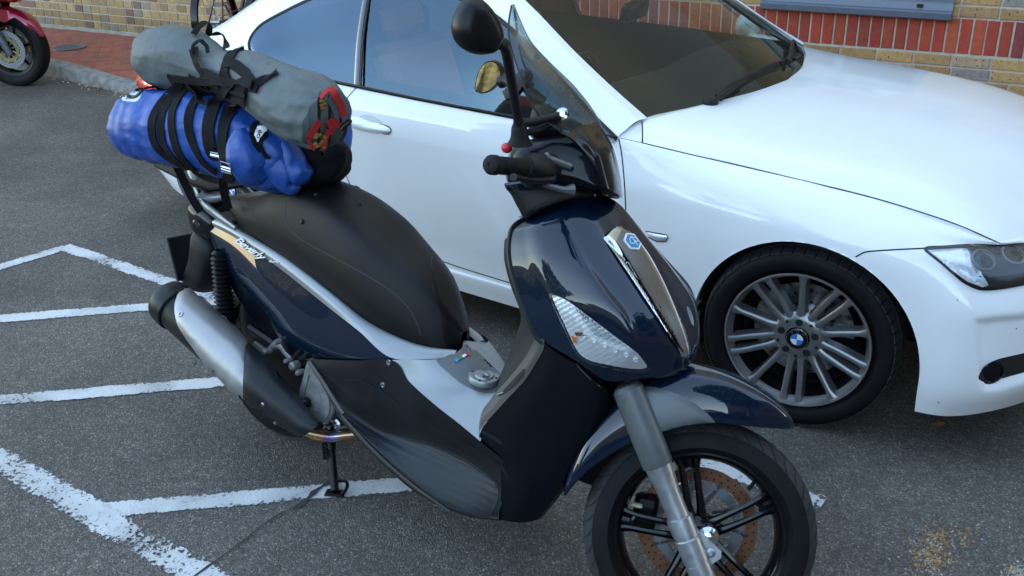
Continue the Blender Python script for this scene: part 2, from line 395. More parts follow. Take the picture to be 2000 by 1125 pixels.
def paint_mat():
    m = bpy.data.materials.new('road_paint'); m.use_nodes = True; nt = m.node_tree; b = nt.nodes['Principled BSDF']; o = nt.nodes['Material Output']
    b.inputs['Roughness'].default_value = .7
    tc = nt.nodes.new('ShaderNodeTexCoord')
    n1 = nt.nodes.new('ShaderNodeTexNoise'); n1.inputs['Scale'].default_value = 70; n1.inputs['Detail'].default_value = 8; n1.inputs['Roughness'].default_value = .7
    n2 = nt.nodes.new('ShaderNodeTexNoise'); n2.inputs['Scale'].default_value = 5; n2.inputs['Detail'].default_value = 5
    n4 = nt.nodes.new('ShaderNodeTexNoise'); n4.inputs['Scale'].default_value = 380; n4.inputs['Detail'].default_value = 2
    for n in (n1, n2, n4): link(nt, tc.outputs['Object'], n.inputs['Vector'])
    at = nt.nodes.new('ShaderNodeAttribute'); at.attribute_name = 'wear'
    a = nt.nodes.new('ShaderNodeMath'); a.operation = 'MULTIPLY_ADD'; a.inputs[1].default_value = .45; link(nt, n2.outputs[0], a.inputs[0]); link(nt, n1.outputs[0], a.inputs[2])
    s = nt.nodes.new('ShaderNodeMath'); s.operation = 'SUBTRACT'; link(nt, a.outputs[0], s.inputs[0]); link(nt, at.outputs['Fac'], s.inputs[1])
    mr = nt.nodes.new('ShaderNodeMapRange'); mr.inputs[1].default_value = .49; mr.inputs[2].default_value = .56; link(nt, s.outputs[0], mr.inputs[0])
    tr = nt.nodes.new('ShaderNodeBsdfTransparent'); mx = nt.nodes.new('ShaderNodeMixShader')
    link(nt, mr.outputs[0], mx.inputs[0]); link(nt, tr.outputs[0], mx.inputs[1]); link(nt, b.outputs[0], mx.inputs[2]); link(nt, mx.outputs[0], o.inputs[0])
    cr_ = nt.nodes.new('ShaderNodeMapRange'); cr_.inputs[1].default_value = .3; cr_.inputs[2].default_value = .7; cr_.inputs[3].default_value = .42; cr_.inputs[4].default_value = .68
    link(nt, n4.outputs[0], cr_.inputs[0]); cc = nt.nodes.new('ShaderNodeVectorMath'); cc.operation = 'SCALE'; cc.inputs[0].default_value = (1, 1.0, .97); m7 = nt.nodes.new('ShaderNodeMath'); m7.operation = 'MULTIPLY'; r7 = nt.nodes.new('ShaderNodeMapRange'); r7.inputs[1].default_value = .35; r7.inputs[2].default_value = .6; r7.inputs[3].default_value = .72; r7.inputs[4].default_value = 1.05; link(nt, n2.outputs[0], r7.inputs[0]); link(nt, cr_.outputs[0], m7.inputs[0]); link(nt, r7.outputs[0], m7.inputs[1]); link(nt, m7.outputs[0], cc.inputs['Scale']); link(nt, cc.outputs[0], b.inputs['Base Color'])
    bp = nt.nodes.new('ShaderNodeBump'); bp.inputs['Strength'].default_value = .6; bp.inputs['Distance'].default_value = .003; link(nt, n4.outputs[0], bp.inputs['Height']); link(nt, bp.outputs[0], b.inputs['Normal'])
    return m
M['road_paint'] = paint_mat()
def marking(a, b, wd, wear=.05, n=60, name='road_marking', z=.004, m='road_paint'):
    """painted line on the ground from a to b (metres), ragged edges"""
    a, b = Vector((a[0], a[1], z)), Vector((b[0], b[1], z)); d = (b-a); L = d.length; d.normalize(); s = Vector((-d.y, d.x, 0))
    n = max(10, int(L/.02)); rows = []; K = [-1, -.8, -.45, 0, .45, .8, 1]
    for i in range(n+1):
        j1, j2 = rnd.uniform(-.006, .006), rnd.uniform(-.006, .006)
        rows.append([a+d*(L*i/n)+s*(wd/2*k*(1+(j1 if k < 0 else j2)*3)) for k in K])
    mb = MB(); mb.grid(rows); ob = mb.build(name, m, weld=0, smooth=False); tag(ob, kind='structure')
    at = ob.data.attributes.new('wear', 'FLOAT', 'POINT'); vals = []
    for i in range(n+1):
        we = wear if not callable(wear) else wear(i/n)
        for k in K: vals.append(we+(.30 if abs(k) == 1 else .10 if abs(k) > .7 else 0))
    at.data.foreach_set('value', vals)
    return ob
def gl(u1, v1, u2, v2): return G(u1, v1), G(u2, v2)
a, b = gl(-60, 541, 128, 484); marking(a, b, .085, .04)                         # A
a, b = gl(124, 483, 1608, 985); marking(a, b, .09, lambda t: .10+.05*t, z=.0048)   # B, runs on under the scooter
a, b = gl(-80, 630, 298, 600); d = (b-a).normalized(); marking(a, b+d*.42, .085, .02)
a, b = gl(-80, 790, 410, 749); d = (b-a).normalized(); marking(a, b+d*.2, .085, .03, z=.0042)
a, b = gl(-40, 876, 292, 1068); d = (b-a).normalized(); marking(a-d*.5, b+d*.32, .118, lambda t: .12+.03*(t > .75), z=.0052)   # E
a, b = gl(190, 999, 1290, 905); marking(a, b, .085, .05, z=.0041)
# crack in the tarmac across the hatching line
cr = MB(); P = [G(u, v, .0075) for u, v in [(655, 938), (632, 948), (612, 962), (596, 978), (578, 990), (545, 1004), (510, 1028), (470, 1060), (425, 1092), (370, 1132)]]
P = spl(P, 40); rows = []
for i, q in enumerate(P):
    wv = (.006+.003*math.sin(i*.9)+rnd.uniform(0, .003))*(1 if i < 18 else .4); rows.append([q+Vector((-wv, wv*.3, 0)), q+Vector((wv, -wv*.3, 0))])
cr.grid(rows); M['tar'] = mat('tar', (.028, .028, .029), .8, bump=.5); tag(cr.build('tarmac_crack', 'tar'), kind='structure')

# ---- kerb and pavement
KL = [(-16, 6.1), (-11, 5.95), (-8.6, 5.78), (-7.4, 5.63), (-6.4, 5.46), (-5.6, 5.4), (-3, 5.36), (8, 5.3)]
KH = [.11, .11, .11, .11, .075, .05, .05, .05]
kb = MB(); rows = []
PK = spl([(x, y, h) for (x, y), h in zip(KL, KH)], 90)
for q in PK:
    x, y, h = q
    rows.append([Vector((x, y, -.02)), Vector((x, y+.008, h-.02)), Vector((x, y+.03, h)), Vector((x, y+.125, h+.004)), Vector((x, y+.126, -.02))])
kb.grid(rows)
M['kerb'] = mat('kerb', (.19, .18, .165), .85, noise=.35, nscale=14, bump=.6, bscale=220)
tag(kb.build('kerb', 'kerb', sharp=50), kind='structure')
def paver_mat():
    m = bpy.data.materials.new('pavers'); m.use_nodes = True; nt = m.node_tree; b = nt.nodes['Principled BSDF']; b.inputs['Roughness'].default_value = .85
    tc = nt.nodes.new('ShaderNodeTexCoord'); mp = nt.nodes.new('ShaderNodeMapping'); mp.inputs['Rotation'].default_value = (0, 0, R(45)); link(nt, tc.outputs['Object'], mp.inputs[0])
    br = nt.nodes.new('ShaderNodeTexBrick'); link(nt, mp.outputs[0], br.inputs['Vector'])
    br.inputs['Color1'].default_value = (.30, .085, .045, 1); br.inputs['Color2'].default_value = (.23, .075, .045, 1); br.inputs['Mortar'].default_value = (.20, .075, .045, 1)
    br.inputs['Scale'].default_value = 1; br.inputs['Brick Width'].default_value = .2; br.inputs['Row Height'].default_value = .1; br.inputs['Mortar Size'].default_value = .004; br.inputs['Mortar Smooth'].default_value = .3
    n = nt.nodes.new('ShaderNodeTexNoise'); n.inputs['Scale'].default_value = 9; n.inputs['Detail'].default_value = 7; link(nt, tc.outputs['Object'], n.inputs['Vector'])
    mr = nt.nodes.new('ShaderNodeMapRange'); mr.inputs[1].default_value = .3; mr.inputs[2].default_value = .7; mr.inputs[3].default_value = .75; mr.inputs[4].default_value = 1.25; link(nt, n.outputs[0], mr.inputs[0])
    s = nt.nodes.new('ShaderNodeVectorMath'); s.operation = 'SCALE'; link(nt, br.outputs[0], s.inputs[0]); link(nt, mr.outputs[0], s.inputs['Scale']); link(nt, s.outputs[0], b.inputs['Base Color'])
    bp = nt.nodes.new('ShaderNodeBump'); bp.inputs['Strength'].default_value = .5; bp.inputs['Distance'].default_value = .005; link(nt, br.outputs['Fac'], bp.inputs['Height']); bp.invert = True; link(nt, bp.outputs[0], b.inputs['Normal'])
    return m
M['pavers'] = paver_mat()
pv = MB(); rows = [[Vector((q.x, q.y+.126, q.z)), Vector((q.x, 5.95 if q.y < 5.8 else q.y+.2, .1)), Vector((q.x, WALLY+.1, .1))] for q in PK]
pv.grid(rows); tag(pv.build('pavement', 'pavers', smooth=False), kind='structure')
# inspection cover in the paving
dc = MB(); c = G(136, 93, .104); dc.lathe([(.001, .006), (.115, .006), (.118, .008), (.14, .008), (.143, 0)], c, (0, 0, 1), 40)
for k in range(5): dc.box(c+Vector(((k-2)*.04, 0, .007)), (.012, .16, .003), ex=(.94, .34, 0), ey=(-.34, .94, 0))
M['cover'] = mat('cover', (.13, .12, .12), .6, .3, noise=.3, nscale=60)
tag(dc.build('drain_cover', 'cover'), 'small round grey metal cover set in the red paving', 'drain cover')
# leaf litter, moss and grit along the kerb
lt = MB()
M['litter1'] = mat('litter1', (.34, .20, .065), .9, noise=.4); M['litter2'] = mat('litter2', (.10, .12, .03), .9, noise=.4); M['litter3'] = mat('litter3', (.38, .36, .32), .9, noise=.3)
for i in range(900):
    u = rnd.uniform(95, 262); base = 134+(u-100)*.235; v = base+abs(rnd.gauss(0, 1))*10+3
    q = G(u, v, .0); s = rnd.uniform(.004, .016); an = rnd.uniform(0, 6.28); e1 = Vector((math.cos(an), math.sin(an), rnd.uniform(-.2, .4))); e2 = Vector((-e1.y, e1.x, rnd.uniform(-.2, .4)))
    mi = rnd.choice((0, 0, 1, 2, 2)); q.z = .004+rnd.uniform(0, .012)
    lt.add([q-e1*s, q+e2*s*.5, q+e1*s, q-e2*s*.5+Vector((0, 0, .004))], [[0, 1, 2], [0, 2, 3]], mi)
tag(lt.build('leaf_litter', ['litter1', 'litter2', 'litter3'], smooth=False), 'dry leaf litter and moss gathered along the kerb', 'leaf litter', kind='stuff')
gr = MB()
for i in range(1500):
    cl = rnd.random()
    if cl < .32: u, v = rnd.gauss(1818, 22), rnd.gauss(1082, 22)
    elif cl < .40: u, v = rnd.gauss(1860, 30), rnd.gauss(1045, 12)
    elif cl < .5: u, v = rnd.gauss(1985, 14), rnd.gauss(1118, 8)
    else: u, v = rnd.uniform(-20, 2040), rnd.uniform(300, 1150)
    q = G(u, v); s = rnd.uniform(.0012, .0035)*(1.5 if cl < .5 else 1); an = rnd.uniform(0, 6.28)
    mi = rnd.choice((0, 0, 2)) if cl < .45 else 2
    e1 = Vector((math.cos(an), math.sin(an), 0))*s; e2 = Vector((-math.sin(an), math.cos(an), 0))*s*rnd.uniform(.4, 1)
    q.z = .001; gr.add([q-e1, q+e2, q+e1, q-e2, q+Vector((0, 0, s))], [[0, 1, 4], [1, 2, 4], [2, 3, 4], [3, 0, 4]], mi)
tag(gr.build('loose_grit', ['litter1', 'litter2', 'litter3'], smooth=False), 'pale grit and ochre crumbs scattered over the tarmac', 'grit', kind='stuff')
# leaf caught under the car's bumper
lf = MB(); q = G(1830, 822, .03); e1 = Vector((.7, -.2, .5)).normalized()*.028; e2 = Vector((-.3, -.6, .6)).normalized()*.022
q = G(1830, 835, 0)+Vector((0, 0, .012))
pts = [q-e1, q-e1*.4+e2, q+e1*.5+e2*.9, q+e1*1.2, q+e1*.4-e2*.8, q-e1*.5-e2*.6, q+Vector((0, 0, .014))]
lf.add(pts, [[0, 1, 6], [1, 2, 6], [2, 3, 6], [3, 4, 6], [4, 5, 6], [5, 0, 6]]); M['leaf'] = mat('leaf', (.30, .15, .035), .7, noise=.4, nscale=80)
tag(lf.build('fallen_leaf', 'leaf', thick=.001), 'curled orange brown leaf on the tarmac under the bumper', 'leaf')

# ---- brick building
def brick_mat():
    m = bpy.data.materials.new('bricks'); m.use_nodes = True; nt = m.node_tree; b = nt.nodes['Principled BSDF']; b.inputs['Roughness'].default_value = .88
    at = nt.nodes.new('ShaderNodeAttribute'); at.attribute_name = 'col'; tc = nt.nodes.new('ShaderNodeTexCoord')
    n = nt.nodes.new('ShaderNodeTexNoise'); n.inputs['Scale'].default_value = 26; n.inputs['Detail'].default_value = 6; n.inputs['Roughness'].default_value = .65
    n2 = nt.nodes.new('ShaderNodeTexNoise'); n2.inputs['Scale'].default_value = 60; n2.inputs['Detail'].default_value = 1
    for q in (n, n2): link(nt, tc.outputs['Object'], q.inputs['Vector'])
    mr = nt.nodes.new('ShaderNodeMapRange'); mr.inputs[1].default_value = .3; mr.inputs[2].default_value = .7; mr.inputs[3].default_value = .78; mr.inputs[4].default_value = 1.22; link(nt, n.outputs[0], mr.inputs[0])
    s = nt.nodes.new('ShaderNodeVectorMath'); s.operation = 'SCALE'; link(nt, at.outputs['Color'], s.inputs[0]); link(nt, mr.outputs[0], s.inputs['Scale'])
    sp = nt.nodes.new('ShaderNodeMapRange'); sp.inputs[1].default_value = .66; sp.inputs[2].default_value = .70; link(nt, n2.outputs[0], sp.inputs[0])
    mu = nt.nodes.new('ShaderNodeMath'); mu.operation = 'MULTIPLY'; link(nt, sp.outputs[0], mu.inputs[0]); link(nt, at.outputs['Alpha'], mu.inputs[1])
    mx = nt.nodes.new('ShaderNodeMix'); mx.data_type = 'RGBA'; link(nt, mu.outputs[0], mx.inputs[0]); link(nt, s.outputs[0], mx.inputs[6]); mx.inputs[7].default_value = (.035, .028, .022, 1)
    link(nt, mx.outputs[2], b.inputs['Base Color'])
    bp = nt.nodes.new('ShaderNodeBump'); bp.inputs['Strength'].default_value = .5; bp.inputs['Distance'].default_value = .006; link(nt, n.outputs[0], bp.inputs['Height']); link(nt, bp.outputs[0], b.inputs['Normal'])
    return m
M['bricks'] = brick_mat(); M['mortar'] = mat('mortar', (.50, .45, .38), .95, noise=.15, nscale=18, bump=.5, bscale=160)
M['mortar_low'] = mat('mortar_low', (.27, .235, .18), .95, noise=.3, nscale=8, bump=.5, bscale=120)
bld = thing('brick_building', Matrix.Translation((-2, WALLY, .1)), 'yellow stock brick building with a red soldier course and blue grey window sill', 'building')
WX0, WX1, WZ0, WZ1 = -1.805, -.700, .715, 1.75
XS = -1.0677; wl = MB(); cols = []
def brick(x0, x1, z0, z1, col, spot):
    if z1 > WZ0 and z0 < WZ1:          # clip against the window opening
        if x0 >= WX0-.02 and x1 <= WX1+.02: return
        if x0 < WX0 < x1: x1 = WX0-.004
        if x0 < WX1 < x1: x0 = WX1+.004
        if x1-x0 < .02: return
    j = rnd.uniform(-.0015, .0025); y = WALLY-j; c = .004
    x0 += rnd.uniform(-.001, .0015); x1 += rnd.uniform(-.0015, .001); z0 += rnd.uniform(-.001, .001); z1 += rnd.uniform(-.001, .001)
    o = [(x0, y+.012, z0), (x1, y+.012, z0), (x1, y+.012, z1), (x0, y+.012, z1), (x0, y+.003, z0+.001), (x1, y+.003, z0+.001), (x1, y+.003, z1-.001), (x0, y+.003, z1-.001),
         (x0+c, y, z0+c), (x1-c, y, z0+c), (x1-c, y, z1-c), (x0+c, y, z1-c)]
    f = [[8, 9, 10, 11]]+[[i, (i+1) % 4, 4+(i+1) % 4, 4+i] for i in range(4)]+[[4+i, 4+(i+1) % 4, 8+(i+1) % 4, 8+i] for i in range(4)]
    wl.add(o, f); cols.extend([(*col, spot)]*9)
def ycol(left):
    r = rnd.random()
    if left: b = (.42, .29, .13) if r < .55 else (.32, .225, .115) if r < .8 else (.22, .14, .10) if r < .9 else (.30, .26, .19)
    else: b = (.42, .27, .105) if r < .5 else (.36, .225, .10) if r < .8 else (.37, .27, .17) if r < .92 else (.24, .22, .18)
    k = rnd.uniform(.85, 1.15); return tuple(q*k for q in b)
for row in range(-1, 41):
    if row == 4 or row == 5 or row == 6:
        continue
    z0 = .2+(row-1)*.075; z0 = .5-.075*(4-row) if row < 4 else .5+.225+.075*(row-7)
    z1 = z0+.065
    x = -13.0+(.11 if row % 2 else 0)+rnd.uniform(-.005, .005)
    while x < 7:
        left = x < -5.2
        L = .1025 if (left and (rnd.random() < .82)) else .215
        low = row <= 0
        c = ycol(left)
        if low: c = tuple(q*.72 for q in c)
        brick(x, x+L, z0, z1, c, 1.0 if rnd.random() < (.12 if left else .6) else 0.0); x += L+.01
k = -160
while XS+.075*k < 7:
    x0 = XS+.075*k+.005; r = rnd.random(); c = (.36, .062, .03) if r < .4 else (.29, .05, .028) if r < .75 else (.42, .085, .035) if r < .93 else (.22, .05, .05)
    brick(x0, x0+.065, .505, .715, tuple(q*rnd.uniform(.9, 1.1) for q in c), 0.0); k += 1
wo_ = wl.build('wall', 'bricks', bld, weld=0, smooth=False)
ca = wo_.data.color_attributes.new('col', 'FLOAT_COLOR', 'CORNER'); buf = []
for p, c in zip(wo_.data.polygons, cols): buf.extend(list(c)*p.loop_total)
ca.data.foreach_set('color', buf)
mo = MB(); y = WALLY+.006
for x0, x1, z0, z1 in ((-13, WX0, .05, 3.4), (WX1, 7.2, .05, 3.4), (WX0, WX1, .05, WZ0), (WX0, WX1, WZ1, 3.4)): mo.add([(x0, y, z0), (x1, y, z0), (x1, y, z1), (x0, y, z1)], [[0, 1, 2, 3]])
mo.box((-3, WALLY+.2, 1.7), (20.2, .2, 3.4)) if False else None
for x0, x1, z0, z1 in ((-13, WX0, .05, 3.4), (WX1, 7.2, .05, 3.4)): mo.add([(x0, y+.25, z0), (x1, y+.25, z0), (x1, y+.25, z1), (x0, y+.25, z1)], [[0, 1, 2, 3]])
mo.build('mortar', 'mortar', bld, smooth=False)
uw = MB(); uw.box((-3, WALLY+3.0, 8.2), (20.3, 5.9, 9.7)); uw.box((-3, WALLY+3.2, 1.7), (20.2, 5.6, 3.3)); uw.box((-27, WALLY+3.0, 6.6), (27.9, 5.9, 13.0)); uw.build('unseen_upper_wall', 'mortar', bld, smooth=False)  # unseen mass above and to the left, sized to shade the yard
ft = MB(); rows = []
for i in range(160):
    x = -13+20*i/159; z = .118+rnd.uniform(-.006, .014); d = .02+rnd.uniform(0, .02); rows.append([Vector((x, WALLY-d-.01, .1)), Vector((x, WALLY-d*.6, .1+(z-.1)*.7)), Vector((x, WALLY+.004, z))])
ft.grid(rows); ft.build('wall_foot', 'mortar_low', bld, sharp=80)
M['sill'] = mat('sill', (.10, .12, .155), .42, .2, .2, noise=.05, rvar=.05, nscale=15)
M['frame_grey'] = mat('frame_grey', (.07, .09, .13), .4)
wi = MB(); X0, X1 = WX0+.004, WX1-.004
wi.box(((X0+X1)/2, WALLY+.03, WZ0+.06), (X1-X0-.02, .08, .10)); wobj = wi.build('window', 'frame_grey', bld)
sl = MB(); prof = [(-.055, WZ0-.008), (-.065, WZ0), (-.065, WZ0+.035), (-.058, WZ0+.042), (-.040, WZ0+.047), (-.036, WZ0+.055), (-.03, WZ0+.10), (.03, WZ0+.135), (.03, WZ0-.008)]
sl.grid([[Vector((x, WALLY+a, z)) for a, z in prof] for x in (WX0-.035, WX1+.03)], True, caps=True); sl.box((-.86, WALLY-.036, WZ0+.07), (.035, .02, .02), mi=1)
sl.build('window_sill', ['sill', 'gap'], wobj, sharp=25)
fr = MB()
for x in (X0+.03, (X0+X1)/2, X1-.03): fr.box((x, WALLY+.05, (WZ0+WZ1)/2+.06), (.06, .06, WZ1-WZ0-.12))
fr.box(((X0+X1)/2, WALLY+.05, WZ1-.03), (X1-X0, .06, .06)); fr.build('window_frame', 'frame_grey', wobj)
pn = MB(); pn.add([(X0, WALLY+.06, WZ0), (X1, WALLY+.06, WZ0), (X1, WALLY+.06, WZ1), (X0, WALLY+.06, WZ1)], [[0, 1, 2, 3]])
M['pane'] = mat('pane', (.012, .016, .02), .04, 0, 0); pn.build('pane', 'pane', wobj, smooth=False)

# ============================================================ wheels
def wheel_tyre(mb, o, a, r, rim_r, w, mi=0, n=72, prof_round=.5):
    """o centre, a axle direction"""
    hw = w/2; P = []
    for i in range(17):
        t = -1+2*i/16; s = abs(t)
        P.append((r-(r-rim_r)*.16*s**3*(1+prof_round) if s < .8 else None, t))
    prof = [(rim_r-.004, -hw*.72), (rim_r+.006, -hw*.80), (rim_r+(r-rim_r)*.30, -hw*.97), (rim_r+(r-rim_r)*.58, -hw*1.0), (rim_r+(r-rim_r)*.80, -hw*.94), (rim_r+(r-rim_r)*.92, -hw*.82),
            (r-.004*prof_round*2, -hw*.55), (r, -hw*.2), (r, hw*.2), (r-.004*prof_round*2, hw*.55), (rim_r+(r-rim_r)*.92, hw*.82), (rim_r+(r-rim_r)*.80, hw*.94), (rim_r+(r-rim_r)*.58, hw), (rim_r+(r-rim_r)*.30, hw*.97), (rim_r+.006, hw*.8), (rim_r-.004, hw*.72)]
    mb.lathe(prof, o, a, n, mi); return mb
def radial(o, a, up):
    a = Vector(a).normalized(); e = (Vector(up)-a*Vector(up).dot(a)).normalized(); b = a.cross(e); return lambda r, t, h: Vector(o)+a*h+(e*math.cos(t)+b*math.sin(t))*r

# ============================================================ red motorcycle at the kerb
MF = mkframe((-7.42, 5.33, 0), R(18)); wr = .30
moto = thing('parked_motorcycle', MF.M, 'red motorcycle with a drilled brake disc standing by the kerb', 'motorcycle')
M['moto_red'] = mat('moto_red', (.30, .006, .035), .25, .3, 1, .04); M['moto_orange'] = mat('moto_orange', (.42, .03, .02), .25, .2, 1, .04)
M['disc_white'] = mat('disc_white', (.55, .56, .60), .35, .8); M['gold'] = mat('gold', (.42, .38, .20), .4, .7); M['fork_slate'] = mat('fork_slate', (.09, .10, .115), .4, .4)
def moto_wheel(x, name):
    t = MB(); wheel_tyre(t, (x, 0, wr), (0, 1, 0), wr, .215, .12); wh = t.build('wheel', 'rubber', moto, MF.M)
    r = MB(); r.lathe([(.19, -.04), (.217, -.045), (.222, -.05), (.217, -.04), (.20, -.02), (.20, .02), (.217, .04), (.222, .05), (.19, .04)], (x, 0, wr), (0, 1, 0), 48)
    r.lathe([(.0, -.035), (.04, -.035), (.05, -.02), (.05, .02), (.0, .035)], (x, 0, wr), (0, 1, 0), 24)
    pp = radial((x, 0, wr), (0, 1, 0), (0, 0, 1))
    for k in range(6):
        a_ = k*math.pi/3+.3; r.tube([pp(.04, a_, 0), pp(.12, a_+.04, 0), pp(.205, a_, 0)], [(.016, .012), (.011, .012), (.014, .014)], 8)
    r.build('rim', 'satin_black', wh, MF.M)
    return wh
wh = moto_wheel(0, 'wheel'); moto_wheel(-1.48, 'wheel')
def drilled(mb, o, a, r0, r1, th, up, mi=0, holes=0, nn=72, rows=3):
    """flat ring with round holes knocked out as dark-free gaps"""
    pp = radial(o, a, up); N = nn
    mb.lathe([(r0, -th/2), (r1, -th/2), (r1, th/2), (r0, th/2), (r0, -th/2)], o, a, N, mi)
    return mb
for sgn in (-1, 1):
    d = MB(); drilled(d, (0, sgn*.062, wr), (0, 1, 0), .105, .148, .005, (0, 0, 1))
    pp = radial((0, sgn*.062, wr), (0, 1, 0), (0, 0, 1))
    for k in range(36):
        for q in range(3): d.lathe([(.0005, sgn*.0027), (.0032, sgn*.0034), (.0036, sgn*.002)], pp(.113+.013*q, k*math.pi/18+q*.05, 0), (0, 1, 0), 6, 1)
    d.lathe([(.07, -.004), (.098, -.004), (.098, .004), (.07, .004), (.07, -.004)], (0, sgn*.062, wr), (0, 1, 0), 40, 2)
    for k in range(10): d.tube([pp(.045, k*.628, 0), pp(.112, k*.628+.12, 0)], .006, 6, 2)
    for k in range(10): d.tube([pp(.103, k*.628+.2, -.006), pp(.103, k*.628+.2, .006)], .010, 8, 2)
    d.build('brake_disc', ['disc_white', 'gap', 'gold'], wh, MF.M)
ud = Vector((-.42, 0, .908))
for sgn in (-1, 1):
    f = MB(); b0 = Vector((.02, sgn*.095, wr)); f.tube([b0-ud*.04, b0+ud*.1, b0+ud*.34], [.026, .027, .027], 14); f.tube([b0+ud*.34, b0+ud*.62], .022, 14)
    f.tube([b0+Vector((0, sgn*-.04, 0)), b0+Vector((0, sgn*.012, 0))], .018, 12); f.box(b0+Vector((-.10, -sgn*.015, .03)), (.06, .04, .10), bev=.01)
    f.build('fork_leg', 'fork_slate', moto, MF.M)
mg = MB(); rows = []
for i in range(26):
    th = R(18+i*5.0); rr = .325; wv = .075*min(1, .35+i*.12); c, s = math.cos(th), math.sin(th)
    sk = .04 if i < 9 else .04+.07*math.sin((i-9)/8*math.pi) if i < 17 else .03
    rows.append([Vector((c*(rr-sk), y*1.05, wr+s*(rr-sk))) if abs(y) == 1 else Vector((c*(rr-(y*y)*.02), y*wv, wr+s*(rr-(y*y)*.02))) for y in (-.99, -.85, -.45, 0, .45, .85, .99)])
    for j in (0, 6): q = rows[-1][j]; rows[-1][j] = Vector((c*(rr-sk), (-1 if j == 0 else 1)*wv*1.02, wr+s*(rr-sk)))
mg.grid(rows); mg.build('front_mudguard', 'moto_red', moto, MF.M, thick=.004, sharp=60)
fa = MB(); rows = []
for x, zc, ry, rz in ((.36, .86, .05, .05), (.30, .85, .15, .13), (.15, .84, .22, .20), (-.05, .86, .25, .22), (-.3, .84, .26, .24), (-.6, .80, .20, .22), (-.75, .80, .12, .12)):
    rows.append([Vector((x, ry*math.sin(t*math.pi/12), zc+rz*math.cos(t*math.pi/12)*(1 if math.cos(t*math.pi/12) > 0 else .92))) for t in range(24)])
fa.grid(rows, True, caps=True); fo = fa.build('fairing', 'moto_orange', moto, MF.M, sharp=60)
hl = MB(); hl.ell((.27, -.02, .76), (.11, .14, .035), n=16, m=8); hl.build('headlight', 'lamp_chrome', moto, MF.M)
rd = MB(); rd.box((-.16, 0, .60), (.10, .32, .34), ex=(.92, 0, .38), ez=(-.38, 0, .92), bev=.02); rd.box((-.5, 0, .46), (.5, .3, .36), bev=.05); rd.build('engine', 'satin_black', moto, MF.M)
sf = MB()
for sgn in (-1, 1): sf.patch([[(-.05, sgn*.24, .80), (-.35, sgn*.26, .82), (-.75, sgn*.2, .78)], [(-.12, sgn*.25, .60), (-.4, sgn*.26, .58), (-.72, sgn*.2, .62)], [(-.2, sgn*.2, .36), (-.45, sgn*.2, .32), (-.7, sgn*.17, .42)]], 20, 12)
sf.build('side_fairing', 'moto_red', moto, MF.M, thick=.005)
tk = MB(); tk.ell((-.55, 0, .92), (.3, .16, .14)); tk.build('fuel_tank', 'moto_red', moto, MF.M)
se = MB(); se.ell((-1.1, 0, .86), (.4, .14, .07)); se.build('seat', 'vinyl', moto, MF.M)
tl = MB(); tl.ell((-1.35, 0, .78), (.45, .12, .09)); tl.build('tail', 'moto_red', moto, MF.M)
sw = MB(); sw.tube([(-1.48, .09, .3), (-.75, .12, .4)], .03); sw.tube([(-1.48, -.09, .3), (-.75, -.12, .4)], .03); sw.tube([(-1.6, -.16, .36), (-1.0, -.17, .3), (-.6, -.12, .2)], [.05, .05, .025], 12)
sw.tube([(-.7, .05, .2), (-.75, .22, .0)], .012); sw.build('swingarm', 'steel', moto, MF.M)

